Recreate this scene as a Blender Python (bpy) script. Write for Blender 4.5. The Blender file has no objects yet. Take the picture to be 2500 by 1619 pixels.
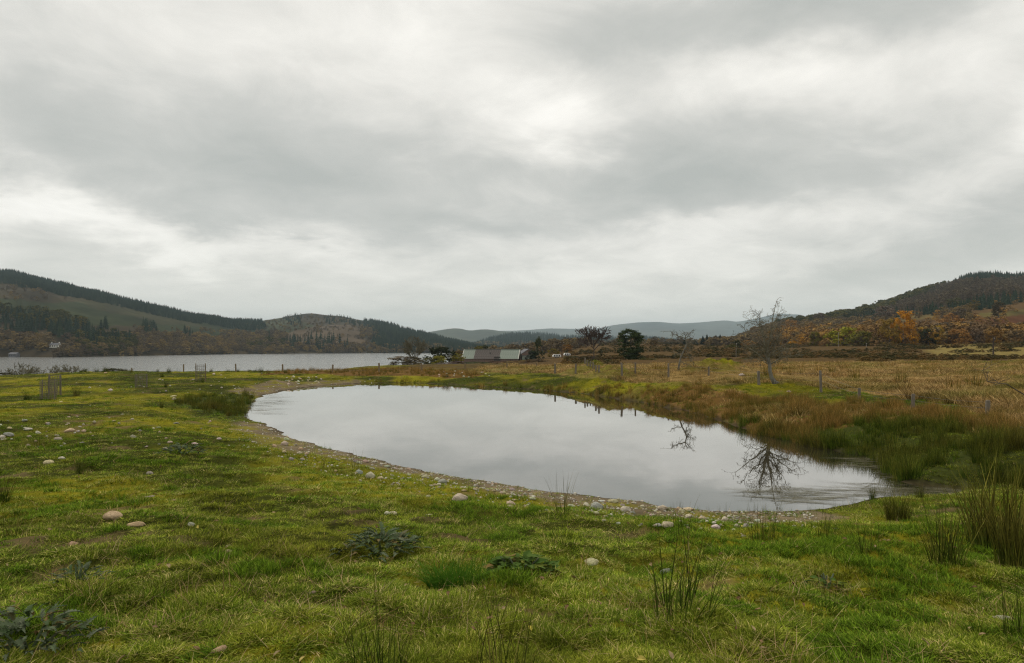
import bpy, bmesh, math, random
import numpy as np
from mathutils import Vector

# ------------------------------------------------------------------ camera, sky, sun, exposure
SC = bpy.context.scene
COL = SC.collection
F = 1600.0            # focal length in photo pixels (2500 wide)
CX, HY = 1250.0, 850.0  # principal column, horizon row
EYE = 2.8             # camera height above the pond surface (pond = z 0)
R = math.radians

cam_data = bpy.data.cameras.new('camera')
cam_data.sensor_width = 36.0
cam_data.lens = 36.0 * F / 2500.0
cam_data.shift_y = (HY - 809.5) / 2500.0
cam_data.clip_start = 0.05
cam_data.clip_end = 60000.0
cam = bpy.data.objects.new('camera', cam_data)
cam.location = (0, 0, EYE)
cam.rotation_euler = (R(90), 0, 0)
COL.objects.link(cam)
SC.camera = cam

SUN_EL, SUN_AZ = 52.0, -35.0     # azimuth measured from +Y towards +X
sun_data = bpy.data.lights.new('sun', 'SUN')
sun_data.energy = 1.5
sun_data.angle = R(14)
sun_data.color = (1.0, 0.93, 0.80)
sun = bpy.data.objects.new('sun', sun_data)
sun.rotation_euler = (R(90 - SUN_EL), 0, R(180 - SUN_AZ))
_sd = Vector((math.sin(R(SUN_AZ)) * math.cos(R(SUN_EL)), math.cos(R(SUN_AZ)) * math.cos(R(SUN_EL)), math.sin(R(SUN_EL))))
sun.rotation_euler = (-_sd).to_track_quat('-Z', 'Y').to_euler()
COL.objects.link(sun)

SC.view_settings.view_transform = 'Standard'
SC.view_settings.look = 'None'
SC.view_settings.exposure = 0.3
SC.view_settings.gamma = 1.0
SC.view_settings.use_curve_mapping = False
SC.render.engine = 'CYCLES'
SC.cycles.use_denoising = True
SC.cycles.denoising_input_passes = 'RGB_ALBEDO_NORMAL'
SC.cycles.denoising_prefilter = 'NONE'
SC.cycles.filter_width = 1.2
SC.cycles.max_bounces = 5
SC.cycles.diffuse_bounces = 2
SC.cycles.glossy_bounces = 3
SC.cycles.transmission_bounces = 2
SC.cycles.volume_bounces = 0
SC.cycles.transparent_max_bounces = 4


class NT:
    """tiny helper for node trees"""
    def __init__(self, tree):
        self.t = tree; self.n = tree.nodes; self.l = tree.links
    def new(self, kind, **kw):
        nd = self.n.new(kind)
        for k, v in kw.items():
            setattr(nd, k, v)
        return nd
    def put(self, sock, val):
        if hasattr(val, 'is_output') or isinstance(val, bpy.types.NodeSocket):
            self.l.new(val, sock)
        else:
            sock.default_value = val
    def math(self, op, a, b=0.0, clamp=False):
        nd = self.new('ShaderNodeMath', operation=op, use_clamp=clamp)
        self.put(nd.inputs[0], a); self.put(nd.inputs[1], b)
        return nd.outputs[0]
    def noise(self, vec, scale, detail=4, rough=0.55, dist=0.0):
        nd = self.new('ShaderNodeTexNoise')
        if vec is not None: self.put(nd.inputs['Vector'], vec)
        nd.inputs['Scale'].default_value = scale; nd.inputs['Detail'].default_value = detail
        nd.inputs['Roughness'].default_value = rough; nd.inputs['Distortion'].default_value = dist
        return nd.outputs['Fac']
    def ramp(self, fac, stops, interp='LINEAR'):
        nd = self.new('ShaderNodeValToRGB'); cr = nd.color_ramp; cr.interpolation = interp
        while len(cr.elements) < len(stops): cr.elements.new(0.5)
        for e, (p, c) in zip(cr.elements, stops):
            e.position = p; e.color = (*c, 1.0)
        self.put(nd.inputs[0], fac)
        return nd.outputs[0]
    def mix(self, fac, a, b, blend='MIX'):
        nd = self.new('ShaderNodeMix', data_type='RGBA', blend_type=blend)
        self.put(nd.inputs[0], fac)
        for s, v in ((nd.inputs[6], a), (nd.inputs[7], b)):
            if isinstance(v, tuple): v = (*v[:3], 1.0)
            self.put(s, v)
        return nd.outputs[2]
    def maprange(self, v, a, b, c, d):
        nd = self.new('ShaderNodeMapRange'); nd.clamp = True
        self.put(nd.inputs[0], v)
        for i, x in enumerate((a, b, c, d)): nd.inputs[i + 1].default_value = x
        return nd.outputs[0]


def build_world():
    w = bpy.data.worlds.new('World'); SC.world = w; w.use_nodes = True
    t = NT(w.node_tree); t.n.clear()
    tc = t.new('ShaderNodeTexCoord'); d = tc.outputs['Generated']
    sky = t.new('ShaderNodeTexSky', sky_type='NISHITA')
    sky.sun_disc = False; sky.sun_elevation = R(SUN_EL); sky.sun_rotation = R(SUN_AZ)
    sp = t.new('ShaderNodeSeparateXYZ'); t.put(sp.inputs[0], d)
    x, y, z = sp.outputs
    # cloud deck: direction projected on a flat layer
    zz = t.math('ADD', t.math('MAXIMUM', z, 0.0), 0.22)
    cb = t.new('ShaderNodeCombineXYZ')
    t.put(cb.inputs[0], t.math('DIVIDE', x, zz)); t.put(cb.inputs[1], t.math('DIVIDE', y, zz))
    cb.inputs[2].default_value = 3.7
    mp = t.new('ShaderNodeMapping'); t.put(mp.inputs[0], cb.outputs[0])
    mp.inputs['Rotation'].default_value = (0, 0, R(-28)); mp.inputs['Scale'].default_value = (1.0, 1.1, 1)
    n1 = t.noise(mp.outputs[0], 0.85, 6, 0.55, 0.5)
    n2 = t.noise(mp.outputs[0], 2.9, 8, 0.64, 0.5)
    # angular position, frayed by noise, for the big light and dark banks of the deck
    az = t.math('ARCTAN2', x, y); el = t.math('ARCSINE', z)
    wob = t.noise(mp.outputs[0], 1.15, 5, 0.6, 0.5)
    wob2 = t.noise(mp.outputs[0], 1.9, 5, 0.6, 0.2)
    az = t.math('ADD', az, t.math('MULTIPLY', t.math('SUBTRACT', wob, 0.5), 0.34))
    el = t.math('ADD', el, t.math('MULTIPLY', t.math('SUBTRACT', wob2, 0.5), 0.17))
    blobs = [  # px, py, half width, half height, tilt (deg), amount
        (330, 400, 520, 120, -6, -0.34), (820, 470, 420, 110, -12, -0.32), (700, 300, 380, 70, -14, -0.14),
        (40, 250, 160, 90, 0, -0.15),
        (1080, 90, 300, 110, 0, 0.34), (1360, 300, 170, 70, 0, 0.62), (600, 60, 330, 70, 10, 0.10),
        (1850, 50, 460, 85, 0, -0.62), (1850, 185, 220, 60, -8, 0.48), (1560, 330, 110, 130, 30, -0.22),
        (1700, 430, 340, 90, -6, -0.42), (2240, 120, 220, 60, 10, 0.22), (2480, 320, 110, 70, 20, 0.48),
        (2080, 300, 260, 70, 15, 0.12), (2430, 590, 330, 80, 12, -0.50), (1950, 520, 260, 45, 5, 0.34),
        (130, 530, 380, 55, -8, 0.60), (640, 600, 420, 45, -5, 0.34), (1650, 620, 320, 60, 0, 0.34),
        (1180, 545, 170, 18, -4, -0.22), (770, 588, 60, 12, 0, -0.20), (1260, 640, 180, 22, 4, -0.14),
        (1130, 700, 260, 30, 0, 0.06), (1140, 790, 220, 22, 0, -0.14), (2100, 690, 320, 45, 8, -0.15),
    ]
    acc = t.math('MULTIPLY', t.math('SUBTRACT', n1, 0.5), 0.85)
    acc = t.math('ADD', acc, t.math('MULTIPLY', t.math('SUBTRACT', n2, 0.5), 0.98))
    for px, py, sw, sh, tilt, amt in blobs:
        u0 = math.atan2(px - CX, F); v0 = math.atan2(HY - py, math.hypot(F, px - CX))
        k = 1.0 / math.hypot(F, px - CX)
        a_, b_ = math.cos(R(tilt)), math.sin(R(tilt))
        du = t.math('SUBTRACT', az, u0); dv = t.math('SUBTRACT', el, v0)
        p = t.math('ADD', t.math('MULTIPLY', du, a_ / (sw * k)), t.math('MULTIPLY', dv, b_ / (sw * k)))
        q = t.math('SUBTRACT', t.math('MULTIPLY', dv, a_ / (sh * k)), t.math('MULTIPLY', du, b_ / (sh * k)))
        r2 = t.math('ADD', t.math('MULTIPLY', p, p), t.math('MULTIPLY', q, q))
        g = t.math('EXPONENT', t.math('MULTIPLY', r2, -0.8))
        acc = t.math('ADD', acc, t.math('MULTIPLY', g, amt))
    tone = t.maprange(acc, -0.66, 0.86, 0.0, 1.0)
    cloud = t.ramp(tone, [(0.0, (0.41, 0.42, 0.39)), (0.28, (0.525, 0.522, 0.485)), (0.50, (0.685, 0.668, 0.618)),
                          (0.72, (0.85, 0.825, 0.765)), (1.0, (1.0, 0.972, 0.912))])
    hor = t.maprange(z, 0.0, 0.16, 1.0, 0.0)
    cloud = t.mix(t.math('MULTIPLY', hor, 0.66), cloud, (0.86, 0.83, 0.735))
    cloud = t.mix(1.0, cloud, (10.0, 10.0, 10.0), 'MULTIPLY')
    final = t.mix(0.96, sky.outputs[0], cloud)
    final = t.mix(t.maprange(z, -0.03, -0.005, 1.0, 0.0), final, (0.5, 0.5, 0.45))      # below the horizon lies ground, not cloud
    bg = t.new('ShaderNodeBackground'); t.put(bg.inputs[0], final); bg.inputs[1].default_value = 0.10
    out = t.new('ShaderNodeOutputWorld'); t.l.new(bg.outputs[0], out.inputs[0])
    w.cycles.sampling_method = 'AUTOMATIC'

build_world()

# ------------------------------------------------------------------ numeric helpers
RNG = np.random.default_rng(7)

def _hash(ix, iy, seed):
    h = (ix.astype(np.int64) * 374761393 + iy.astype(np.int64) * 668265263 + seed * 1442695041) & 0xffffffff
    h = ((h ^ (h >> 13)) * 1274126177) & 0xffffffff
    return ((h ^ (h >> 16)) & 0xffffff) / float(0xffffff)

def vnoise(x, y, seed=0):
    xi = np.floor(x); yi = np.floor(y); fx = x - xi; fy = y - yi
    fx = fx * fx * fx * (fx * (fx * 6 - 15) + 10); fy = fy * fy * fy * (fy * (fy * 6 - 15) + 10)
    a = _hash(xi, yi, seed); b = _hash(xi + 1, yi, seed); c = _hash(xi, yi + 1, seed); d = _hash(xi + 1, yi + 1, seed)
    return (a * (1 - fx) + b * fx) * (1 - fy) + (c * (1 - fx) + d * fx) * fy - 0.5

def fbm(x, y, seed=0, oct=4, gain=0.5):
    s = 0.0; a = 1.0
    for i in range(oct):
        s = s + a * vnoise(x, y, seed + i * 17); x = x * 2.03 + 11.3; y = y * 2.03 - 7.1; a *= gain
    return s

def sstep(a, b, v):
    t = np.clip((v - a) / (b - a), 0, 1); return t * t * (3 - 2 * t)

def in_poly(px, py, poly):
    px = np.asarray(px, float); py = np.asarray(py, float)
    c = np.zeros(px.shape, bool); n = len(poly); j = n - 1
    for i in range(n):
        xi, yi = poly[i]; xj, yj = poly[j]
        if yi != yj:
            c ^= ((yi > py) != (yj > py)) & (px < (xj - xi) * (py - yi) / (yj - yi) + xi)
        j = i
    return c

def poly_dist(x, y, poly):
    d = np.full(np.shape(x), 1e9); n = len(poly)
    for i in range(n):
        ax, ay = poly[i]; bx, by = poly[(i + 1) % n]
        dx, dy = bx - ax, by - ay
        t = np.clip(((x - ax) * dx + (y - ay) * dy) / (dx * dx + dy * dy + 1e-12), 0, 1)
        d = np.minimum(d, np.hypot(x - ax - t * dx, y - ay - t * dy))
    return d

def proj(x, y, z):
    return CX + F * x / y, HY - F * (z - EYE) / y

# ------------------------------------------------------------------ the lie of the land
POND_PX = [(600, 1020), (606, 1000), (614, 984), (640, 966), (700, 952), (760, 944), (830, 938), (900, 935.5), (1000, 934.5),
           (1100, 939), (1200, 945), (1300, 951), (1400, 958), (1480, 969), (1550, 979), (1613, 991), (1689, 1005), (1727, 1016),
           (1769, 1028), (1815, 1043), (1850, 1058), (1897, 1067), (1940, 1076), (1973, 1086), (2053, 1103), (2120, 1112),
           (2160, 1124), (2179, 1147), (2214, 1178), (2280, 1188), (2340, 1194), (2340, 1204), (2290, 1209), (2240, 1211), (2180, 1214), (2130, 1218),
           (2084, 1231), (2000, 1244), (1900, 1248), (1800, 1249), (1740, 1246), (1680, 1240), (1626, 1235), (1568, 1223),
           (1480, 1216), (1406, 1206), (1341, 1200), (1282, 1188), (1200, 1175), (1115, 1163), (1056, 1153), (982, 1138),
           (909, 1120), (850, 1106), (782, 1088), (732, 1074), (680, 1053), (640, 1032)]
POND = [((px - CX) * EYE / (py - HY), F * EYE / (py - HY)) for px, py in POND_PX]

COLS = {  # photo column -> ground profile: (distance, height)
    -900: [(2, 1.15), (4, 1.1), (7, 0.98), (13, 0.85), (24, 0.65), (40, 0.5), (64, 0.4), (80, -0.6), (120, -5), (150, -10), (20000, -10)],
    0:    [(2, 1.15), (4, 1.08), (6.6, 0.95), (13, 0.78), (24, 0.55), (39, 0.38), (62, 0.25), (80, -0.9), (120, -5), (150, -10), (20000, -10)],
    300:  [(2, 1.15), (4, 1.08), (6.6, 0.92), (13, 0.70), (24, 0.48), (39, 0.42), (62, 0.55), (78, -0.4), (120, -5), (150, -10), (20000, -10)],
    600:  [(2, 1.15), (4, 1.05), (7, 0.85), (13, 0.52), (22, 0.30), (32, 0.30), (42, 0.40), (60, 0.62), (78, 0.1), (120, -3), (170, -10), (20000, -10)],
    900:  [(2, 1.15), (4, 1.05), (7, 0.78), (12, 0.42), (20, 0.3), (50, 0.3), (61, 0.38), (75, 0.25), (150, -1.2), (220, -3.5), (300, -10), (20000, -10)],
    1200: [(2, 1.15), (4, 1.04), (7, 0.72), (11, 0.36), (20, 0.3), (46, 0.35), (55, 0.5), (110, 0.1), (280, -3.0), (500, -4.6), (1500, -6.0), (2600, -6.6), (4000, -10), (20000, -10)],
    1100: [(2, 1.15), (4, 1.04), (7, 0.74), (11, 0.38), (20, 0.3), (47, 0.34), (57, 0.46), (110, 0.1), (200, -2.0), (300, -5), (340, -10), (20000, -10)],
    1500: [(2, 1.15), (4, 1.02), (7, 0.66), (10.5, 0.34), (20, 0.3), (36, 0.45), (41, 0.72), (70, 0.65), (150, 0.05), (300, 1.0), (700, 9.0), (1500, 6), (20000, 0)],
    1800: [(2, 1.15), (4, 1.02), (7, 0.66), (10, 0.34), (20, 0.3), (28, 0.45), (33, 0.95), (57, 1.0), (91, 0.8), (200, 0.4), (600, 5.0), (1500, 8), (20000, 0)],
    2100: [(2, 1.15), (4, 1.02), (7, 0.68), (11, 0.34), (16, 0.35), (19, 0.45), (25, 0.8), (34, 0.95), (54, 1.1), (91, 1.25), (160, 1.1), (260, 2.7), (600, 8), (1500, 10), (20000, 0)],
    2500: [(2, 1.15), (4, 1.02), (7, 0.72), (10, 0.55), (16, 0.8), (22, 1.0), (37, 1.25), (59, 1.5), (96, 1.15), (150, 0.5), (165, 0.9), (205, 3.1), (260, 4.0), (600, 10), (1500, 12), (20000, 0)],
    3200: [(2, 1.15), (4, 1.05), (7, 0.9), (10, 0.85), (16, 0.95), (22, 1.1), (37, 1.35), (59, 1.7), (96, 2.0), (180, 3.6), (260, 5.0), (600, 12), (1500, 12), (20000, 0)],
}
_ck = sorted(COLS)
MOUNDS = []   # x, y, height, radius

def _mound(px, py, z, h, rx, ry):
    d = (EYE - z) * F / (py - HY); MOUNDS.append(((px - CX) * d / F, d, h, rx, ry))
_mound(1740, 925, 0.75, 0.95, 2.6, 2.2); _mound(1810, 938, 0.75, 0.45, 2.0, 1.6); _mound(1900, 945, 0.8, 0.25, 2.4, 1.5)
_mound(1490, 925, 0.65, 0.75, 2.4, 2.0); _mound(1450, 915, 0.65, 0.9, 2.6, 2.6); _mound(1580, 950, 0.6, 0.3, 3.0, 1.5)

def base_h(x, y):
    yy = np.maximum(y, 2.0)
    px = CX + F * x / np.maximum(yy, np.abs(x) * 0.6)
    px = np.clip(px, _ck[0], _ck[-1] - 1e-3)
    ld = np.log(np.maximum(np.hypot(yy, 0), 2.0))
    out = np.zeros_like(ld)
    idx = np.searchsorted(_ck, px, side='right') - 1
    idx = np.clip(idx, 0, len(_ck) - 2)
    vals = []
    for c in _ck:
        a = np.array(COLS[c], float)
        vals.append(np.interp(ld, np.log(a[:, 0]), a[:, 1]))
    vals = np.array(vals)
    c0 = np.array(_ck, float)[idx]; c1 = np.array(_ck, float)[idx + 1]
    t = (px - c0) / (c1 - c0); t = t * t * (3 - 2 * t) * 0.5 + t * 0.5
    ii = np.arange(len(ld))
    out = vals[idx, ii] * (1 - t) + vals[idx + 1, ii] * t
    return out

def H(x, y, fine=True):
    sh = np.shape(x); x = np.asarray(x, float).ravel(); y = np.asarray(y, float).ravel()
    z = base_h(x, y)
    for mx, my, mh, rx, ry in MOUNDS:
        r2 = ((x - mx) / rx) ** 2 + ((y - my) / ry) ** 2
        near = r2 < 6
        if near.any():
            z[near] += mh * np.exp(-r2[near] * 1.2) * (1 + 0.7 * fbm(x[near] * 1.3, y[near] * 1.3, 5))
    r = np.hypot(x, y)
    amp = np.clip(r / 60, 0.3, 3.0) * (z > -6.5)
    z = z + 0.14 * amp * fbm(x * 0.16, y * 0.16, 3, 3) * (r < 1500) + sstep(300, 1500, r) * (z > -6) * 4 * fbm(x * 0.004, y * 0.004, 33, 3)
    if fine:
        nearm = r < 90
        z[nearm] += 0.12 * fbm(x[nearm] * 1.5, y[nearm] * 1.5, 9, 3) + 0.06 * fbm(x[nearm] * 5.0, y[nearm] * 5.0, 21, 2)
    # the pond basin
    m = (x > -30) & (x < 25) & (y > 6) & (y < 64)
    if m.any():
        xs, ys = x[m], y[m]
        wig = 0.30 * fbm(xs * 1.1, ys * 1.1, 41, 4, 0.6)
        dd = poly_dist(xs, ys, POND); ins = in_poly(xs, ys, POND)
        sd = np.where(ins, -dd, dd) + wig * np.clip(ys / 25, 0.4, 1.2)
        bank = np.where((xs > 2.0 + 0 * ys) & (ys > 13), 1.3, 3.4)
        bank = np.where(ys > 40, 3.0, bank)
        zb = z[m]
        up = zb * np.clip(sd / bank, 0, 1) ** 0.85
        lum = 0.03 * fbm(xs * 3, ys * 3, 77, 2) * np.clip(sd / 0.4, 0, 1)
        zb = np.where(sd > 0, np.where(sd < bank, np.maximum(up, 0.015 * np.clip(sd / .1, 0, 1)) + lum, zb), np.maximum(-0.6, sd * 0.22))
        z[m] = zb
    return z.reshape(sh)

def ground_hit(px, py, near=2.5, far=900.0):
    """first ground point seen along a photo pixel"""
    d = np.exp(np.linspace(math.log(near), math.log(far), 900))
    x = (px - CX) * d / F; zr = EYE - (py - HY) * d / F
    h = H(x, d)
    k = np.argmax(zr <= h)
    if not (zr <= h).any(): k = len(d) - 1
    return float(x[k]), float(d[k]), float(h[k])

def at_dist(px, d):
    x = (px - CX) * d / F
    return x, d, float(H(np.array([x]), np.array([d]))[0])

# ------------------------------------------------------------------ mesh and object helpers
class MB:
    def __init__(self):
        self.v = []; self.f = []; self.n = 0; self.a = []
    def add(self, verts, faces, h=None):
        verts = np.asarray(verts, float).reshape(-1, 3)
        self.v.append(verts)
        self.f.extend([tuple(i + self.n for i in f) for f in faces])
        self.a.append(np.zeros(len(verts)) if h is None else np.broadcast_to(np.asarray(h, float), (len(verts),)))
        self.n += len(verts)
    def box(self, c, s, rz=0.0):
        c = np.array(c, float); s = np.array(s, float) / 2
        v = np.array([[x, y, z] for x in (-1, 1) for y in (-1, 1) for z in (-1, 1)]) * s
        ca, sa = math.cos(rz), math.sin(rz)
        v = np.stack([v[:, 0] * ca - v[:, 1] * sa, v[:, 0] * sa + v[:, 1] * ca, v[:, 2]], 1) + c
        self.add(v, [(0, 1, 3, 2), (4, 6, 7, 5), (0, 4, 5, 1), (2, 3, 7, 6), (0, 2, 6, 4), (1, 5, 7, 3)])
    def tube(self, pts, rad, n=5, cap=True, h=None):
        pts = np.asarray(pts, float); m = len(pts)
        rad = np.broadcast_to(np.asarray(rad, float), (m,))
        tan = np.gradient(pts, axis=0); tan /= np.linalg.norm(tan, axis=1)[:, None] + 1e-9
        ref = np.array([0.31, 0.17, 0.93]) if abs(tan[0][2]) < 0.8 else np.array([1.0, 0.1, 0.05])
        a = np.cross(tan, ref); a /= np.linalg.norm(a, axis=1)[:, None] + 1e-9
        b = np.cross(tan, a)
        th = np.arange(n) * 2 * math.pi / n
        ring = pts[:, None, :] + rad[:, None, None] * (np.cos(th)[None, :, None] * a[:, None, :] + np.sin(th)[None, :, None] * b[:, None, :])
        fs = []
        for i in range(m - 1):
            for k in range(n):
                k2 = (k + 1) % n
                fs.append((i * n + k, i * n + k2, (i + 1) * n + k2, (i + 1) * n + k))
        if cap:
            fs.append(tuple(range(n - 1, -1, -1))); fs.append(tuple((m - 1) * n + k for k in range(n)))
        hh = None if h is None else np.repeat(np.asarray(h, float), n)
        self.add(ring.reshape(-1, 3), fs, hh)
    def mesh(self, name, mat=None, smooth=False):
        me = bpy.data.meshes.new(name)
        v = np.concatenate(self.v) if self.v else np.zeros((0, 3))
        me.from_pydata(v.tolist(), [], self.f)
        at = me.attributes.new('h', 'FLOAT', 'POINT'); at.data.foreach_set('value', np.concatenate(self.a).astype(np.float32))
        if smooth: me.shade_smooth()
        if mat: me.materials.append(mat)
        me.update()
        return me

def obj(name, me, parent=None, loc=(0, 0, 0), rz=0.0, sc=1.0, color=None):
    o = bpy.data.objects.new(name, me); COL.objects.link(o)
    o.location = loc; o.rotation_euler = (0, 0, rz)
    o.scale = (sc, sc, sc) if not isinstance(sc, tuple) else sc
    if parent is not None: o.parent = parent
    if color is not None: o.color = (*color, 1.0)
    return o

def tag(o, label, cat=None, group=None, kind=None):
    o['label'] = label
    if cat: o['category'] = cat
    if group: o['group'] = group
    if kind: o['kind'] = kind
    return o

def empty(name, loc, rz=0.0, sc=1.0):
    o = bpy.data.objects.new(name, None); COL.objects.link(o); o.empty_display_size = 0.2
    o.location = loc; o.rotation_euler = (0, 0, rz)
    o.scale = (sc, sc, sc) if not isinstance(sc, tuple) else sc
    return o

def structure(o): o['kind'] = 'structure'; return o

# ------------------------------------------------------------------ materials
def mat(name, rough=0.8, spec=0.25):
    m = bpy.data.materials.new(name); m.use_nodes = True
    t = NT(m.node_tree); b = t.n['Principled BSDF']
    b.inputs['Roughness'].default_value = rough; b.inputs['Specular IOR Level'].default_value = spec
    return m, t, b

def bump(t, b, height, strength=0.4, dist=0.02):
    nd = t.new('ShaderNodeBump'); nd.inputs['Strength'].default_value = strength; nd.inputs['Distance'].default_value = dist
    t.put(nd.inputs['Height'], height); t.l.new(nd.outputs[0], b.inputs['Normal'])

def noise_mat(name, c1, c2, scale=3.0, rough=0.9, spec=0.08, stretch=None, bmp=0.3, coords='Object', objcolor=False, c3=None):
    m, t, b = mat(name, rough, spec)
    tc = t.new('ShaderNodeTexCoord'); v = tc.outputs[coords]
    if stretch:
        mp = t.new('ShaderNodeMapping'); t.put(mp.inputs[0], v); mp.inputs['Scale'].default_value = stretch; v = mp.outputs[0]
    n = t.noise(v, scale, 6, 0.62, 0.3)
    stops = [(0.3, c1), (0.68, c2)] if c3 is None else [(0.28, c1), (0.52, c2), (0.72, c3)]
    col = t.ramp(n, stops)
    if objcolor:
        oi = t.new('ShaderNodeObjectInfo'); col = t.mix(1.0, col, oi.outputs['Color'], 'MULTIPLY')
    t.put(b.inputs['Base Color'], col)
    if bmp: bump(t, b, n, bmp, 0.03)
    return m

def leaf_mat(name, stops, patch=None, patch_scale=0.35, tip=None, rough=0.9, trans=0.0, objcolor=False, vary=0.0):
    """foliage: a colour per plant (random), drifting in patches over the ground, varied blade by blade, optional tip colour up the stem"""
    m, t, b = mat(name, rough, 0.03)
    oi = t.new('ShaderNodeObjectInfo')
    geo = t.new('ShaderNodeNewGeometry')
    if objcolor:
        n = t.noise(geo.outputs['Position'], patch_scale, 3, 0.6)
        v = t.maprange(n, 0.3, 0.7, 0.62, 1.35)
        nd = t.new('ShaderNodeVectorMath', operation='SCALE'); t.put(nd.inputs[0], oi.outputs['Color']); t.put(nd.inputs['Scale'], v)
        col = nd.outputs[0]
    else:
        fac = oi.outputs['Random']
        if vary:
            rn = t.new('ShaderNodeAttribute', attribute_name='rnd').outputs['Fac']
            fac = t.math('ADD', t.math('MULTIPLY', fac, 1 - vary), t.math('MULTIPLY', rn, vary))
        col = t.ramp(fac, stops)
    if patch is not None:
        n = t.noise(geo.outputs['Position'], patch_scale, 4, 0.6, 0.4)
        pf = t.maprange(n, 0.46, 0.62, 0.0, 0.7)
        col = t.mix(pf, col, patch)
        n3 = t.noise(geo.outputs['Position'], patch_scale * 4.3, 3, 0.6, 0.2)
        col = t.mix(1.0, col, t.ramp(n3, [(0.3, (0.62, 0.66, 0.62)), (0.7, (1.34, 1.28, 1.28))]), 'MULTIPLY')
    if tip is not None:
        at = t.new('ShaderNodeAttribute', attribute_name='h')
        col = t.mix(t.maprange(at.outputs['Fac'], 0.35, 1.0, 0.0, 0.75), col, tip)
    if vary:
        rn = t.new('ShaderNodeAttribute', attribute_name='rnd').outputs['Fac']
        col = t.mix(1.0, col, t.ramp(rn, [(0.0, (0.42, 0.42, 0.42)), (0.6, (1.0, 1.0, 1.0)), (1.0, (1.85, 1.75, 1.7))]), 'MULTIPLY')
    t.put(b.inputs['Base Color'], col)
    if trans:
        tr = t.new('ShaderNodeBsdfTranslucent'); t.put(tr.inputs[0], col)
        mx = t.new('ShaderNodeMixShader'); mx.inputs[0].default_value = trans
        t.l.new(b.outputs[0], mx.inputs[1]); t.l.new(tr.outputs[0], mx.inputs[2])
        t.l.new(mx.outputs[0], t.n['Material Output'].inputs[0])
    return m

def vcol_mat(name, scale=1.0, rough=0.95, bmp=0.0, lo=0.72, hi=1.28, detail=6, scale2=None):
    m, t, b = mat(name, rough, 0.02)
    at = t.new('ShaderNodeAttribute', attribute_name='Col')
    geo = t.new('ShaderNodeNewGeometry')
    n = t.noise(geo.outputs['Position'], scale, detail, 0.65, 0.2)
    col = t.mix(1.0, at.outputs['Color'], t.ramp(n, [(0.3, (lo, lo, lo)), (0.7, (hi, hi, hi))]), 'MULTIPLY')
    if scale2:
        n2 = t.noise(geo.outputs['Position'], scale2, 4, 0.6)
        col = t.mix(1.0, col, t.ramp(n2, [(0.3, (lo, lo, lo * 0.95)), (0.7, (hi, hi * 0.98, hi * 0.95))]), 'MULTIPLY')
    t.put(b.inputs['Base Color'], col)
    if bmp: bump(t, b, n, 0.6, bmp)
    return m

M = {}
M['ground'] = vcol_mat('ground_soil_turf', 7.0, 0.95, 0.03, 0.7, 1.3, 8, 0.6)
M['hill'] = vcol_mat('hillside_cover', 0.028, 0.98, 0.0, 0.74, 1.26, 8, 0.006)
M['bark'] = noise_mat('bark_brown', (0.05, 0.04, 0.03), (0.14, 0.12, 0.10), 6, stretch=(1, 1, .3))
M['bark_grey'] = noise_mat('bark_lichen_grey', (0.07, 0.062, 0.05), (0.26, 0.25, 0.21), 9, stretch=(1, 1, .4))
M['twig'] = noise_mat('twig_lichen', (0.070, 0.060, 0.042), (0.24, 0.225, 0.165), 5)
M['post'] = noise_mat('weathered_post', (0.10, 0.085, 0.065), (0.25, 0.22, 0.18), 14, stretch=(1, 1, .15))
M['post_new'] = noise_mat('timber_post', (0.13, 0.10, 0.06), (0.27, 0.21, 0.13), 10, stretch=(1, 1, .15))
M['wire'], _t, _b = mat('fence_wire', 0.5); _b.inputs['Base Color'].default_value = (0.20, 0.20, 0.19, 1); _b.inputs['Metallic'].default_value = 0.5
def stone_mat():
    m, t, b = mat('field_stone', 0.95, 0.06)
    tc = t.new('ShaderNodeTexCoord'); v = tc.outputs['Object']; oi = t.new('ShaderNodeObjectInfo'); geo = t.new('ShaderNodeNewGeometry')
    off = t.new('ShaderNodeVectorMath', operation='ADD'); t.put(off.inputs[0], v); t.put(off.inputs[1], oi.outputs['Location'])
    v = off.outputs[0]
    n1 = t.noise(v, 2.6, 8, 0.7, 0.4); n2 = t.noise(v, 9.0, 5, 0.7); n3 = t.noise(v, 4.0, 4, 0.6, 1.0)
    col = t.mix(1.0, oi.outputs['Color'], t.ramp(n1, [(0.30, (0.66, 0.64, 0.58)), (0.5, (1.0, 0.98, 0.94)), (0.7, (1.2, 1.2, 1.17))]), 'MULTIPLY')
    col = t.mix(1.0, col, t.ramp(n2, [(0.35, (0.82, 0.80, 0.77)), (0.6, (1.08, 1.08, 1.08))]), 'MULTIPLY')
    col = t.mix(t.maprange(n3, 0.60, 0.74, 0.0, 0.6), col, (0.20, 0.19, 0.12))       # lichen and moss blotches
    t.put(b.inputs['Base Color'], col); bump(t, b, t.math('ADD', n1, t.math('MULTIPLY', n2, 0.4)), 0.7, 0.08)
    return m
M['stone'] = stone_mat()
M['foliage'] = leaf_mat('tree_foliage', None, patch_scale=0.55, objcolor=True, rough=0.7, trans=0.15)
# ------------------------------------------------------------------ ground sheet, loch, pond
def axis(lo, hi, centre):
    def step(r): return 0.13 + 0.0065 * min(r, 60) + 0.065 * max(r - 60, 0)
    out = [centre]; v = centre
    while v < hi:
        v += step(v - centre); out.append(v)
    v = centre; neg = []
    while v > lo:
        v -= step(centre - v); neg.append(v)
    return np.array(neg[::-1] + out)

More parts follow.
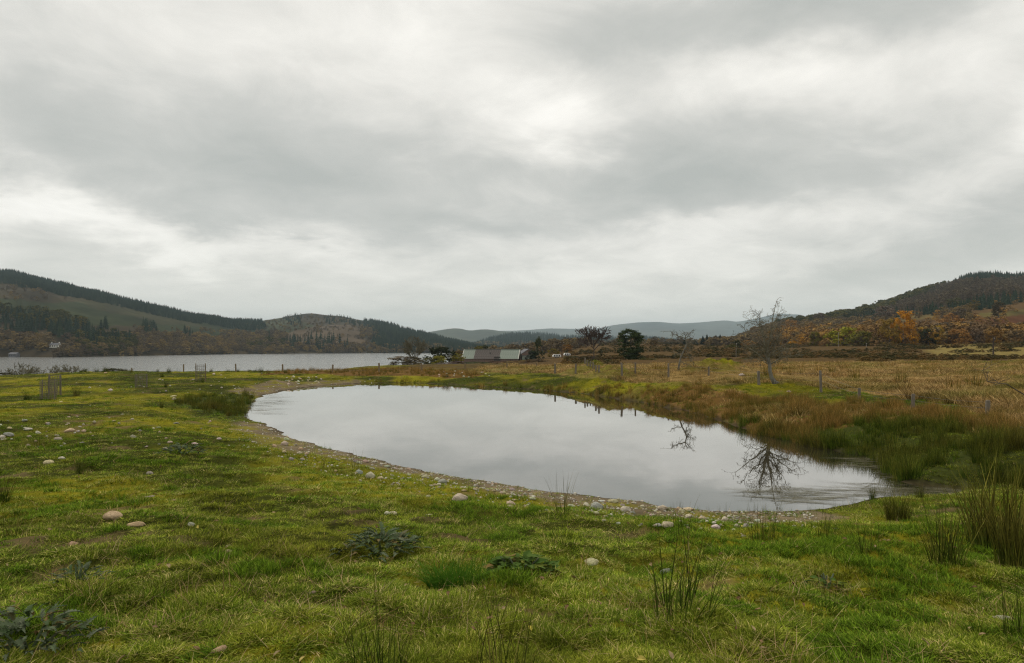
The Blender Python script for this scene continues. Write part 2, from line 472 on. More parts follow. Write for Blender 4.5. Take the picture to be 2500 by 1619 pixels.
# zones of cover, drawn on the photograph and laid on the ground where they fall
Z_TAN = [(1130, 912), (1180, 893), (1400, 889), (1600, 888), (1800, 886), (2100, 884), (2300, 884), (2600, 884), (3300, 884), (3300, 1080), (2700, 1050), (2500, 1040),
         (2330, 985), (2150, 965), (2000, 945), (1850, 930), (1760, 940), (1650, 935), (1560, 933), (1450, 922), (1300, 912)]
Z_RUSSET = [(1470, 968), (1540, 955), (1620, 955), (1690, 935), (1760, 950), (1880, 972), (2000, 985), (2120, 985), (2300, 1000), (2500, 1040), (3300, 1080), (3300, 1110),
            (2450, 1075), (2300, 1040), (2150, 1030), (2020, 1050), (1900, 1066), (1840, 1058), (1760, 1027), (1680, 1006), (1600, 990), (1540, 979)]
Z_DARKRUSH = [(1960, 1085), (2010, 1052), (2150, 1030), (2300, 1040), (2450, 1075), (3300, 1110), (3300, 1230), (2480, 1190), (2300, 1186), (2214, 1178), (2180, 1147), (2160, 1124), (2120, 1113), (2050, 1104)]
Z_FARREED = [(630, 915), (700, 906), (800, 903), (1000, 898), (1130, 905), (1180, 916), (1130, 922), (900, 918), (760, 914)]
Z_LEFTRUSH = [(430, 985), (480, 972), (560, 962), (625, 960), (612, 985), (605, 1004), (590, 1018), (530, 1012), (470, 1000)]

def zone(px, py, poly, jit=0):
    if jit:
        px = px + jit * 2.4 * fbm(px * 0.02, py * 0.06, 91, 3); py = py + jit * fbm(px * 0.02, py * 0.06, 57, 3)
    return in_poly(px, py, poly)

def ground_colour(x, y, z):
    n = len(x)
    yy = np.maximum(y, 1.5); px, py = proj(x, yy, z)
    turf = np.array([0.040, 0.046, 0.007]); moss = np.array([0.170, 0.155, 0.010]); tan = np.array([0.23, 0.155, 0.058])  # turf ground colour darkened to deepen the shade in gaps between blades
    russet = np.array([0.125, 0.072, 0.022]); dark = np.array([0.045, 0.055, 0.013]); mud = np.array([0.150, 0.118, 0.075])
    bog = np.array([0.085, 0.053, 0.020]); soil = np.array([0.125, 0.088, 0.045])
    a = sstep(-0.25, 0.35, fbm(x * 0.35, y * 0.35, 12))[:, None]
    c = turf * (1 - a) + moss * a
    s = sstep(0.30, 0.5, fbm(x * 1.3, y * 1.3, 63, 4))[:, None] * 0.75
    c = c * (1 - s) + soil * s
    front = y > 1.5
    def put(mask, colr, k=1.0):
        m = (mask & front)
        c[m] = c[m] * (1 - k) + colr * k
    far_right = (x > y * 0.02) & (y > 75)
    put(far_right, bog)
    put((py < HY + 60) & (px > 1000) & (y > 60), bog, 0.8)
    put(zone(px, py, Z_TAN, 8), tan); put(zone(px, py, Z_RUSSET, 9), russet); put(zone(px, py, Z_DARKRUSH, 9), dark)
    put(zone(px, py, Z_FARREED, 4), russet); put(zone(px, py, Z_LEFTRUSH, 4), dark)
    g = zone(px, py, Z_TAN, 8) & (fbm(x * 0.16, y * 0.16, 71, 4) > 0.02)
    put(g, np.array([0.120, 0.118, 0.026]), 0.7)
    put((px > 2270) & (py < 871) & (y < 330) & (y > 100), np.array([0.20, 0.155, 0.050]), 0.9)
    # mossy mounds
    for mx, my, mh, rx, ry in MOUNDS:
        m = (((x - mx) / rx) ** 2 + ((y - my) / ry) ** 2 < 0.8)
        put(m & (fbm(x * 1.1, y * 1.1, 83, 3) > -0.1), np.array([0.145, 0.125, 0.024]), 0.8)
    mm = (x > -32) & (x < 26) & (y > 6) & (y < 66)
    if mm.any():
        dd = poly_dist(x[mm], y[mm], POND); ins = in_poly(x[mm], y[mm], POND)
        sd = np.where(ins, -dd, dd)
        near_side = (y[mm] < 24 + 0 * dd) & (x[mm] < 5.2)
        wd = np.where(near_side, 1.7 + 1.1 * fbm(x[mm] * 0.5, y[mm] * 0.5, 15, 3), 0.25)
        far_left = (y[mm] > 38) & (x[mm] < -12)
        wd = np.where(far_left, 2.2 + 2 * fbm(x[mm] * 0.3, y[mm] * 0.3, 18, 3), wd)
        k = np.clip((wd - sd) / 0.5, 0, 1)
        mossy = sstep(-0.05, 0.25, fbm(x[mm] * 1.6, y[mm] * 1.6, 29, 3)) * sstep(0.15, 0.8, sd)
        mcol = mud * (1 - 0.75 * mossy[:, None]) + moss * 0.75 * mossy[:, None]
        c[mm] = c[mm] * (1 - k[:, None]) + mcol * k[:, None]
        wet = sd < 0.10
        cw = c[mm]; cw[wet] = cw[wet] * 0.45; c[mm] = cw
    return c

def set_cols(me, c):
    at = me.color_attributes.new('Col', 'FLOAT_COLOR', 'POINT')
    at.data.foreach_set('color', np.concatenate([c, np.ones((len(c), 1))], 1).astype(np.float32).ravel())

def grid_mesh(name, X, Y, Z, material, colours=None):
    ny, nx = X.shape
    v = np.stack([X, Y, Z], -1).reshape(-1, 3)
    i = np.arange((ny - 1) * nx).reshape(ny - 1, nx)[:, :-1].ravel()
    q = np.stack([i, i + 1, i + nx + 1, i + nx], 1)
    me = bpy.data.meshes.new(name)
    me.vertices.add(len(v)); me.vertices.foreach_set('co', v.astype(np.float32).ravel())
    me.loops.add(q.size); me.loops.foreach_set('vertex_index', q.ravel().astype(np.int32))
    me.polygons.add(len(q)); me.polygons.foreach_set('loop_start', (np.arange(len(q)) * 4).astype(np.int32))
    me.polygons.foreach_set('loop_total', np.full(len(q), 4, np.int32))
    me.update(calc_edges=True); me.validate()
    if colours is not None: set_cols(me, colours)
    me.shade_smooth(); me.materials.append(material)
    return me

ax = axis(-13500, 13500, 1.0)
ay = axis(-300, 14000, 8.0)
X, Y = np.meshgrid(ax, ay)
Z = H(X, Y)
gcol = ground_colour(X.ravel(), Y.ravel(), Z.ravel())
structure(obj('ground', grid_mesh('ground', X, Y, Z, M['ground'], gcol)))
print('ground verts', X.size)

m, t, b = mat('loch_water', 0.16, 0.5)
b.inputs['Base Color'].default_value = (0.21, 0.215, 0.21, 1); b.inputs['IOR'].default_value = 1.333
geo = t.new('ShaderNodeNewGeometry'); mp = t.new('ShaderNodeMapping'); t.put(mp.inputs[0], geo.outputs['Position']); mp.inputs['Scale'].default_value = (0.25, 1, 1)
bump(t, b, t.noise(mp.outputs[0], 0.10, 4, 0.6), 0.10, 0.6)
me = bpy.data.meshes.new('loch'); me.from_pydata([(-6000, 100, -7), (3000, 100, -7), (3000, 9000, -7), (-6000, 9000, -7)], [], [(0, 1, 2, 3)]); me.materials.append(m)
structure(obj('loch_water', me))

m, t, b = mat('pond_water', 0.012, 0.5)
b.inputs['IOR'].default_value = 1.6
geo = t.new('ShaderNodeNewGeometry')
t.put(b.inputs['Base Color'], t.ramp(t.noise(geo.outputs['Position'], 0.35, 3), [(0.3, (0.022, 0.019, 0.012)), (0.7, (0.036, 0.031, 0.021))]))
mp = t.new('ShaderNodeMapping'); t.put(mp.inputs[0], geo.outputs['Position']); mp.inputs['Scale'].default_value = (0.5, 1, 1)
bump(t, b, t.noise(mp.outputs[0], 1.6, 3, 0.5), 0.012, 0.05)
gl = t.new('ShaderNodeBsdfGlossy'); gl.inputs['Color'].default_value = (0.93, 0.92, 0.90, 1); gl.inputs['Roughness'].default_value = 0.012
for l in b.inputs['Normal'].links: t.l.new(l.from_socket, gl.inputs['Normal'])
mx = t.new('ShaderNodeMixShader'); mx.inputs[0].default_value = 0.33
t.l.new(b.outputs[0], mx.inputs[1]); t.l.new(gl.outputs[0], mx.inputs[2]); t.l.new(mx.outputs[0], t.n['Material Output'].inputs[0])
# trim the sheet to the basin and a little under its banks
_n = len(POND)
_ar = sum(POND[i][0] * POND[(i + 1) % _n][1] - POND[(i + 1) % _n][0] * POND[i][1] for i in range(_n))
_sgn = 1.0 if _ar > 0 else -1.0
_off = []
for i in range(_n):
    ax_, ay_ = POND[i - 1]; bx_, by_ = POND[(i + 1) % _n]
    tx, ty = bx_ - ax_, by_ - ay_; L = math.hypot(tx, ty)
    _off.append((POND[i][0] + _sgn * ty / L * 0.30, POND[i][1] - _sgn * tx / L * 0.30, 0.0))
if _sgn < 0: _off = _off[::-1]
me = bpy.data.meshes.new('pond'); me.from_pydata(_off, [], [tuple(range(_n))]); me.materials.append(m)
structure(obj('pond_water', me))

# ------------------------------------------------------------------ hills
HILLS = {}

def hill(name, cols, label_unused=None, nu=160, nt=60, power=0.9, amp=0.03, seed=1, colour=None, material=None, back=0.9, nscale=3.0):
    """cols: photo column, foot distance, foot height, ridge distance, ridge row in the photo"""
    c = np.array(cols, float)
    px = np.linspace(c[0, 0], c[-1, 0], nu)
    d0 = np.interp(px, c[:, 0], c[:, 1]); z0 = np.interp(px, c[:, 0], c[:, 2]); d1 = np.interp(px, c[:, 0], c[:, 3])
    py1 = np.interp(px, c[:, 0], c[:, 4])
    ker = np.ones(5) / 5
    py1 = np.convolve(np.pad(py1, 2, mode='edge'), ker, 'valid')
    z1 = EYE - (py1 - HY) * d1 / F
    t = np.concatenate([np.linspace(0, 1, nt), 1 + np.linspace(0, 1, nt // 3)[1:]])
    T, PX = np.meshgrid(t, px)
    D = d0[:, None] + (d1 - d0)[:, None] * np.where(T <= 1, T, 1 + (T - 1) * back)
    g = np.where(T <= 1, np.clip(T, 0, 1) ** power, 1 - sstep(0, 1, T - 1))
    zf = np.where(T <= 1, z0[:, None], z0[:, None])
    Hh = (z1 - z0)[:, None]
    nz = fbm(PX / 2500 * nscale * 6, T * nscale, seed, 5, 0.52)
    env = np.sin(np.clip(T, 0, 1) * math.pi) ** 0.8
    Zz = zf + Hh * g + amp * np.abs(Hh) * nz * np.where(T <= 1, env + 0.08, 0.3)
    Xx = (PX - CX) * D / F
    py = HY - F * (Zz - EYE) / D
    cc = colour(PX.ravel(), py.ravel(), T.ravel(), Xx.ravel(), D.ravel())
    me = grid_mesh(name, Xx, D, Zz, material or M['hill'], cc)
    me.flip_normals()
    o = structure(obj(name, me))
    front = T <= 1
    HILLS[name] = dict(x=Xx[front], y=D[front], z=Zz[front], px=PX[front], py=py[front], t=T[front],
                       X=Xx[:, :nt], Y=D[:, :nt], Z=Zz[:, :nt], PX=PX[:, :nt], PY=py[:, :nt])
    return o

def hill_samples(name, n, rng):
    """random points on the camera side of a hill, roughly even over the picture"""
    h = HILLS[name]; nu, nt = h['X'].shape
    iu = rng.uniform(0, nu - 1.001, n); it = rng.uniform(0, nt - 1.001, n)
    a = iu.astype(int); b_ = it.astype(int); fu = (iu - a); ft = (it - b_)
    def s(k):
        g = h[k]
        return (g[a, b_] * (1 - fu) + g[a + 1, b_] * fu) * (1 - ft) + (g[a, b_ + 1] * (1 - fu) + g[a + 1, b_ + 1] * fu) * ft
    return s('X'), s('Y'), s('Z'), s('PX'), s('PY')

def hill_hit(name, px, py):
    h = HILLS[name]
    k = np.argmin((h['px'] - px) ** 2 + (h['py'] - py) ** 2 * 3)
    return float(h['x'][k]), float(h['y'][k]), float(h['z'][k])

def paint(px, py, x, y, base, zones, seed, js=10):
    n = len(px); c = np.tile(np.array(base, float), (n, 1))
    jx = px + js * 2 * fbm(px * 0.02, py * 0.05, seed, 4); jy = py + js * fbm(px * 0.02 + 9, py * 0.05, seed + 3, 4)
    for poly, colr, k in zones:
        m = in_poly(jx, jy, poly); c[m] = c[m] * (1 - k) + np.array(colr) * k
    v = 0.85 * (1 + 0.55 * fbm(px * 0.012, py * 0.06, seed + 8, 4))
    return c * v[:, None]

# zones on the hill across the loch
L_BROWN1 = [(-600, 640), (0, 680), (60, 690), (110, 700), (180, 715), (260, 735), (150, 740), (0, 730), (-600, 720)]
L_BROWN2 = [(180, 690), (330, 740), (420, 770), (520, 800), (400, 790), (250, 760), (150, 720)]
L_LOW = [(-600, 760), (0, 762), (200, 790), (330, 800), (480, 815), (650, 835), (650, 880), (-600, 890)]
L_PINK = [(690, 815), (740, 795), (800, 790), (860, 795), (900, 815), (900, 840), (690, 840)]
L_OLIVE = [(620, 782), (720, 772), (760, 790), (720, 812), (640, 815)]
L_DARK2 = [(880, 776), (930, 778), (1000, 796), (1250, 845), (1250, 870), (900, 870), (890, 815)]
def col_left(px, py, t, x, y):
    return paint(px, py, x, y, (0.036, 0.044, 0.020), [
        (L_BROWN1, (0.052, 0.040, 0.024), 0.9), (L_BROWN2, (0.055, 0.050, 0.026), 0.7), (L_LOW, (0.060, 0.044, 0.026), 0.9),
        ([(640, 740), (900, 740), (900, 880), (640, 880)], (0.055, 0.044, 0.030), 0.9),
        (L_OLIVE, (0.050, 0.056, 0.030), 0.9), (L_PINK, (0.100, 0.074, 0.050), 0.9), (L_DARK2, (0.035, 0.040, 0.028), 0.9)], 5)
hill('hill_across_loch', [(-700, 700, -8, 2400, 640), (-300, 700, -8, 2200, 645), (0, 712, -8, 1900, 664), (80, 700, -8, 1880, 677), (150, 690, -8, 1850, 696), (300, 790, -8, 1850, 731), (450, 930, -8, 1900, 765),
      (560, 1040, -8, 2000, 784), (620, 1090, -8, 2150, 786), (680, 1120, -8, 2500, 777), (730, 1160, -8, 2600, 768), (757, 1180, -8, 2600, 764), (800, 1220, -8, 2550, 770),
      (830, 1220, -8, 2500, 771), (880, 1260, -8, 2500, 782), (930, 1300, -8, 2400, 786), (990, 1300, -8, 2350, 804), (1050, 1300, -8, 2300, 820), (1110, 1300, -8, 2300, 836), (1160, 1300, -8, 2300, 846), (1260, 1300, -8, 2300, 860)],
     nu=320, nt=110, power=0.8, amp=0.055, seed=3, colour=col_left, nscale=4)

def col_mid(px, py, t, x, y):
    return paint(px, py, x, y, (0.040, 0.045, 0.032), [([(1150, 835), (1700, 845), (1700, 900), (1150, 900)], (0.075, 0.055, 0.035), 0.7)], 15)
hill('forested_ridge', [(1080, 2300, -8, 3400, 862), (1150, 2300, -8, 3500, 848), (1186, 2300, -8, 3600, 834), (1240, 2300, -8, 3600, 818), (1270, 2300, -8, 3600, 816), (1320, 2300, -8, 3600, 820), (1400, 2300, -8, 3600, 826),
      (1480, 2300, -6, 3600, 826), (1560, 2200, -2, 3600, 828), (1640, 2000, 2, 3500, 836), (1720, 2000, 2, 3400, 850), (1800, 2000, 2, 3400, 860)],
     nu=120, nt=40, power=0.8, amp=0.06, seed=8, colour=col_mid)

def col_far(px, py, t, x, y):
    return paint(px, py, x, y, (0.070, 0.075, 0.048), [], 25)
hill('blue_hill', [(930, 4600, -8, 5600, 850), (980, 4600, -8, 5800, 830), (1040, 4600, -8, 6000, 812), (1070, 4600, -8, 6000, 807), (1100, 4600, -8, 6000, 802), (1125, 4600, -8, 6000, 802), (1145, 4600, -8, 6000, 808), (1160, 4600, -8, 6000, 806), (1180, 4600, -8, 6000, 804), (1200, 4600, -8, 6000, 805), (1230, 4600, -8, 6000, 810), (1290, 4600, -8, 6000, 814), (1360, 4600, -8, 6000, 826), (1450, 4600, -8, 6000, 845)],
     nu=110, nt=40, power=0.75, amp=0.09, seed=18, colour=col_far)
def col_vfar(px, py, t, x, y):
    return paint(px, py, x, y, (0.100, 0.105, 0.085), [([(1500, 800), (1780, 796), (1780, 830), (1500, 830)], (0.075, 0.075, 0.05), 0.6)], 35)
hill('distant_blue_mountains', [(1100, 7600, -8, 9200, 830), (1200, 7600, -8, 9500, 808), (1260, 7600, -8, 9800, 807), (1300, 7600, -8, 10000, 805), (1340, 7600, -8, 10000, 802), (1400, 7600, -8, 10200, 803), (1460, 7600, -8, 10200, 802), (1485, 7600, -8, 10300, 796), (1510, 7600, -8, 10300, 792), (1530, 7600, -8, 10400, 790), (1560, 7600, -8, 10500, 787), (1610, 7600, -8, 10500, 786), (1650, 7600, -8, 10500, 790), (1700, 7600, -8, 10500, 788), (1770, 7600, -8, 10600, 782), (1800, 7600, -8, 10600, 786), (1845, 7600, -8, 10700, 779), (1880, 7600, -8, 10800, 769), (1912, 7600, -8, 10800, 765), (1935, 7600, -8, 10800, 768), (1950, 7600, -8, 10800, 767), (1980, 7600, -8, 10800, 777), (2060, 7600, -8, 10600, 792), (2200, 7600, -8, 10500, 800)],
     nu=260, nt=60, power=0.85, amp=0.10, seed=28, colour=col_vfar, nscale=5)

R_BRACKEN = [(2180, 765), (2330, 758), (2420, 740), (2520, 715), (3300, 640), (3300, 860), (2500, 860), (2300, 850), (2150, 800)]
R_GREEN = [(2390, 765), (2520, 755), (2700, 745), (2700, 775), (2520, 770), (2400, 778)]
R_RED = [(2370, 780), (2520, 768), (2700, 765), (2700, 790), (2520, 785), (2400, 792)]
def col_right(px, py, t, x, y):
    return paint(px, py, x, y, (0.055, 0.040, 0.026), [(R_BRACKEN, (0.135, 0.082, 0.034), 0.9), (R_GREEN, (0.135, 0.115, 0.035), 0.85), (R_RED, (0.135, 0.052, 0.022), 0.8),
        ([(2180, 766), (2330, 760), (2330, 775), (2200, 785)], (0.150, 0.115, 0.045), 0.8)], 45, 6)
hill('wooded_hill', [(1690, 560, 3, 900, 862), (1760, 520, 2, 900, 848), (1800, 480, 1, 900, 832), (1850, 430, 1, 950, 808), (1900, 400, 1, 1000, 796), (1960, 360, 1, 1050, 786), (2040, 330, 1, 1100, 778), (2112, 310, 1.5, 1200, 760), (2150, 300, 1.5, 1250, 750),
      (2200, 300, 2, 1300, 732), (2260, 300, 2, 1350, 709), (2310, 300, 2, 1400, 696), (2350, 300, 2, 1400, 675), (2403, 300, 2, 1400, 667), (2500, 300, 2, 1400, 670), (2650, 300, 2, 1400, 660), (2900, 300, 2, 1400, 655), (3400, 300, 2, 1400, 690)],
     nu=200, nt=80, power=1.12, amp=0.05, seed=48, colour=col_right)

# ------------------------------------------------------------------ scattering of uncountable cover
def proto_collection(name, meshes):
    c = bpy.data.collections.new(name)     # never linked to the scene: only a source of shapes
    for i, me in enumerate(meshes):
        o = bpy.data.objects.new('%s_%02d' % (name, i), me); c.objects.link(o)
    return c

def scatter(name, label, coll, pts, rz, scale, idx, tilt=None):
    n = len(pts)
    me = bpy.data.meshes.new(name)
    me.vertices.add(n); me.vertices.foreach_set('co', np.asarray(pts, np.float32).ravel())
    rot = np.zeros((n, 3), np.float32); rot[:, 2] = rz
    if tilt is not None: rot[:, :2] = tilt
    me.attributes.new('rot', 'FLOAT_VECTOR', 'POINT').data.foreach_set('vector', rot.ravel())
    sc = np.asarray(scale, np.float32)
    if sc.ndim == 1: sc = np.repeat(sc[:, None], 3, 1)
    me.attributes.new('scl', 'FLOAT_VECTOR', 'POINT').data.foreach_set('vector', sc.astype(np.float32).ravel())
    me.attributes.new('vi', 'INT', 'POINT').data.foreach_set('value', np.asarray(idx, np.int32))
    o = obj(name, me)
    ng = bpy.data.node_groups.new(name, 'GeometryNodeTree')
    ng.interface.new_socket('Geometry', in_out='INPUT', socket_type='NodeSocketGeometry')
    ng.interface.new_socket('Geometry', in_out='OUTPUT', socket_type='NodeSocketGeometry')
    gi = ng.nodes.new('NodeGroupInput'); go = ng.nodes.new('NodeGroupOutput')
    ci = ng.nodes.new('GeometryNodeCollectionInfo'); ci.inputs['Collection'].default_value = coll
    ci.inputs['Separate Children'].default_value = True; ci.inputs['Reset Children'].default_value = True
    ip = ng.nodes.new('GeometryNodeInstanceOnPoints'); ip.inputs['Pick Instance'].default_value = True
    def named(a, ty):
        nd = ng.nodes.new('GeometryNodeInputNamedAttribute'); nd.data_type = ty; nd.inputs[0].default_value = a; return nd.outputs[0]
    ng.links.new(gi.outputs[0], ip.inputs['Points']); ng.links.new(ci.outputs[0], ip.inputs['Instance'])
    ng.links.new(named('vi', 'INT'), ip.inputs['Instance Index'])
    er = ng.nodes.new('FunctionNodeEulerToRotation')
    ng.links.new(named('rot', 'FLOAT_VECTOR'), er.inputs[0]); ng.links.new(er.outputs[0], ip.inputs['Rotation'])
    ng.links.new(named('scl', 'FLOAT_VECTOR'), ip.inputs['Scale'])
    ng.links.new(ip.outputs[0], go.inputs[0])
    md = o.modifiers.new('scatter', 'NODES'); md.node_group = ng
    tag(o, label, kind='stuff')
    return o

# ------------------------------------------------------------------ plant shapes
def blades_mesh(name, n, radius, lmin, lmax, width, lean, curve, material, seed, seg=2, upright=0.0):
    r = np.random.default_rng(seed)
    a = r.uniform(0, 2 * math.pi, n); rad = radius * np.sqrt(r.uniform(0, 1, n))
    base = np.stack([rad * np.cos(a), rad * np.sin(a), np.full(n, -0.02)], 1)
    az = a + r.normal(0, 0.9, n); L = r.uniform(lmin, lmax, n)
    ln = lean * r.uniform(0.1, 1.0, n) * (0.4 + 0.6 * rad / max(radius, 1e-6)); cv = curve * r.uniform(0.0, 1.0, n)
    d = np.stack([np.cos(az), np.sin(az), np.zeros(n)], 1)
    w_az = az + math.pi / 2 + r.normal(0, 0.5, n); wd = np.stack([np.cos(w_az), np.sin(w_az), np.zeros(n)], 1)
    ts = np.linspace(0, 1, seg + 1)
    rows = []
    for t in ts:
        p = base + d * ((ln * t + cv * t * t) * L)[:, None]
        p[:, 2] += L * t * (1 - 0.45 * cv * t)
        wv = wd * (width * (1 - 0.85 * t ** 1.5) / 2)
        rows.append((p - wv, p + wv))
    V = np.stack([q for pr in rows for q in pr], 1)      # n, 2*(seg+1), 3
    k = 2 * (seg + 1)
    fs = []
    for i in range(n):
        o_ = i * k
        for s in range(seg): fs.append((o_ + 2 * s, o_ + 2 * s + 1, o_ + 2 * s + 3, o_ + 2 * s + 2))
    mb = MB(); mb.add(V.reshape(-1, 3), fs, np.tile(np.repeat(ts, 2), n))
    me = mb.mesh(name, material)
    me.attributes.new('rnd', 'FLOAT', 'POINT').data.foreach_set('value', np.repeat(r.random(n), k).astype(np.float32))
    return me

def conifer_mesh(name, hgt, rad, seed, layers=8, sides=9, material=None, trunk_mat=None):
    """crown of drooping whorls of boughs; each whorl a ragged skirt"""
    r = np.random.default_rng(seed); mb = MB()
    for k in range(layers):
        t = k / (layers - 1)
        zc = hgt * (0.10 + 0.86 * t); rr = rad * (1 - t) ** 0.85 * r.uniform(0.85, 1.1) + 0.05 * rad
        ap = np.array([[0, 0, zc + hgt * 0.16 * (1 - 0.5 * t)]])
        th = (np.arange(2 * sides) + r.uniform(0, 1)) * math.pi / sides
        rr_ = rr * np.where(np.arange(2 * sides) % 2 == 0, r.uniform(0.75, 1.2, 2 * sides), r.uniform(0.35, 0.6, 2 * sides))
        ring = np.stack([rr_ * np.cos(th), rr_ * np.sin(th), zc - 0.04 * hgt * rr_ / max(rr, 1e-6) + r.normal(0, 0.008 * hgt, 2 * sides)], 1)
        m_ = 2 * sides
        mb.add(np.concatenate([ap, ring]), [(0, 1 + i, 1 + (i + 1) % m_) for i in range(m_)])
    return mb.mesh(name, material)

def leafy_mesh(name, hgt, rad, seed, clumps=26, leaves=26, leaf=0.35, low=0.18, material=None, top=0.0, flat=0.0, loose=1.0, shape='round'):
    """crown of leaf sprays gathered in clumps over an uneven volume"""
    r = np.random.default_rng(seed); mb = MB()
    cz0, cz1 = hgt * low, hgt
    for c in range(clumps):
        t = r.uniform(0, 1) ** 0.85
        th = r.uniform(0, 2 * math.pi)
        prof = {'round': math.sqrt(max(0.02, 1 - (2 * t - 0.85) ** 2 / 1.35)), 'cone': (1 - t) ** 0.7 * 0.95 + 0.08, 'oval': math.sqrt(max(0.02, 1 - (2 * t - 1) ** 2)) * 0.85 + 0.05}[shape]
        rr = rad * prof * math.sqrt(r.uniform(0.15, 1.0)) * r.uniform(0.8, 1.12)
        cc = np.array([rr * math.cos(th), rr * math.sin(th), cz0 + (cz1 - cz0) * t])
        cr = rad * r.uniform(0.20, 0.38) * loose
        p = r.normal(0, 1, (leaves, 3)); p /= np.linalg.norm(p, axis=1)[:, None]
        pd = p
        p = cc + p * (cr * r.uniform(0.35, 1.0, leaves))[:, None] * np.array([1, 1, 0.7 - flat])
        n = pd * 1.1 + r.normal(0, 0.5, (leaves, 3)) + np.array([0, 0, 0.5]) + cc * np.array([1, 1, 0]) / max(rad, 1e-6) * 0.5; n /= np.linalg.norm(n, axis=1)[:, None]
        u = np.cross(n, r.normal(0, 1, (leaves, 3))); u /= np.linalg.norm(u, axis=1)[:, None]
        v = np.cross(n, u); s = leaf * r.uniform(0.5, 1.2, leaves)[:, None]
        q = np.stack([p - u * s * .5, p + v * s * .32, p + u * s * .5, p - v * s * .32], 1)
        mb.add(q.reshape(-1, 3), [(4 * i, 4 * i + 1, 4 * i + 2, 4 * i + 3) for i in range(leaves)])
    return mb.mesh(name, material)

def grow(mb, p, d, length, radius, depth, r, spread=0.55, up=0.12, shrink=0.72, kids=(2, 3), wig=0.16, minr=0.004, nseg=5, spurs=0, lift=None):
    """one limb and the limbs that spring from it"""
    pts = [np.array(p, float)]; dd = np.array(d, float); dd /= np.linalg.norm(dd)
    dirs = []
    for i in range(nseg):
        dd = dd + r.normal(0, wig, 3) + np.array([0, 0, up * 0.25]); dd /= np.linalg.norm(dd); dirs.append(dd.copy())
        pts.append(pts[-1] + dd * length / nseg)
    rad = np.linspace(radius, max(radius * 0.55, minr), nseg + 1)
    mb.tube(pts, rad, 6 if radius > 0.03 else (4 if radius > 0.01 else 3), cap=False)
    for _ in range(spurs):
        i = r.integers(1, nseg + 1); sd = r.normal(0, 1, 3); sd /= np.linalg.norm(sd)
        mb.tube([pts[i], pts[i] + sd * r.uniform(0.03, 0.09) * max(1, length)], [max(minr, 0.006), 0.003], 3, cap=False)
    if depth == 0: return
    nk = r.integers(kids[0], kids[1] + 1)
    for k in range(nk):
        i = nseg if k == 0 else r.integers(max(1, nseg // 3), nseg + 1)
        nd = dirs[i - 1] + r.normal(0, spread, 3); nd[2] += up
        grow(mb, pts[i], nd, length * shrink * r.uniform(0.75, 1.15), max(rad[i] * (0.8 if k == 0 else 0.62), minr), depth - 1, r, spread, up, shrink, kids, wig, minr, max(3, nseg - 1), spurs)

def bare_mesh(name, hgt, seed, material, depth=5, spread=0.5, kids=(3, 4), minr=0.012, up=0.1, first=0.25, r0=0.03):
    r = np.random.default_rng(seed); mb = MB()
    for k in range(7):
        a = k * 2.4; d = np.array([math.cos(a) * 0.75, math.sin(a) * 0.75, r.uniform(0.5, 1.5)])
        grow(mb, (0, 0, hgt * (first + 0.03 * k)), d, hgt * 0.26, r0 * hgt * 0.4, depth - 2, r, spread, up, 0.70, kids, 0.14, minr, 4)
    return mb.mesh(name, material)

def trunk_mesh(name, hgt, radius, material, seed=0, lean=0.03):
    r = np.random.default_rng(seed); mb = MB()
    n = 7; z = np.linspace(-0.15, hgt, n)
    p = np.stack([np.cumsum(r.normal(0, lean * hgt / n, n)), np.cumsum(r.normal(0, lean * hgt / n, n)), z], 1); p[:, :2] -= p[1, :2]
    mb.tube(p, np.linspace(radius * 1.25, radius * 0.35, n), 7)
    # a few limbs into the crown
    for k in range(6):
        a = k * 2.2; i = 3 + k % 3
        grow(mb, p[i], (math.cos(a), math.sin(a), 0.9), hgt * 0.35, radius * 0.4, 1, r, minr=radius * 0.1)
    return mb.mesh(name, material, True)

# source shapes
G = {}
TURF_STOPS = [(0.0, (0.068, 0.135, 0.010)), (0.36, (0.150, 0.240, 0.018)), (0.66, (0.225, 0.275, 0.030)), (0.84, (0.34, 0.32, 0.095)), (1.0, (0.62, 0.50, 0.26))]
M['turf'] = leaf_mat('turf_grass', TURF_STOPS, (0.190, 0.205, 0.020), 0.42, trans=0.12, vary=0.45)
M['lush'] = leaf_mat('lush_grass', [(0.0, (0.066, 0.130, 0.010)), (1.0, (0.155, 0.245, 0.018))], trans=0.12, vary=0.4)
M['straw'] = leaf_mat('dead_straw', [(0.0, (0.20, 0.12, 0.05)), (0.5, (0.32, 0.22, 0.10)), (1.0, (0.42, 0.32, 0.17))])
M['tan'] = leaf_mat('tan_field_grass', [(0.0, (0.17, 0.105, 0.034)), (0.5, (0.33, 0.225, 0.090)), (1.0, (0.54, 0.40, 0.19))], (0.175, 0.180, 0.038), 0.20, trans=0.1, vary=0.5)
M['rush_green'] = leaf_mat('rush_green', [(0.0, (0.034, 0.060, 0.008)), (0.5, (0.060, 0.090, 0.012)), (0.8, (0.11, 0.115, 0.02)), (1.0, (0.24, 0.18, 0.07))], tip=(0.10, 0.070, 0.022), vary=0.4)
M['rush_russet'] = leaf_mat('rush_russet', [(0.0, (0.070, 0.085, 0.014)), (0.40, (0.17, 0.150, 0.030)), (0.72, (0.29, 0.175, 0.046)), (1.0, (0.48, 0.32, 0.12))], (0.090, 0.115, 0.014), 0.30, tip=(0.34, 0.195, 0.062), vary=0.55)
M['rush_dark'] = leaf_mat('rush_dark', [(0.0, (0.036, 0.066, 0.008)), (0.6, (0.068, 0.115, 0.013)), (1.0, (0.14, 0.15, 0.022))], (0.13, 0.10, 0.024), 0.5, tip=(0.13, 0.125, 0.022), vary=0.5)
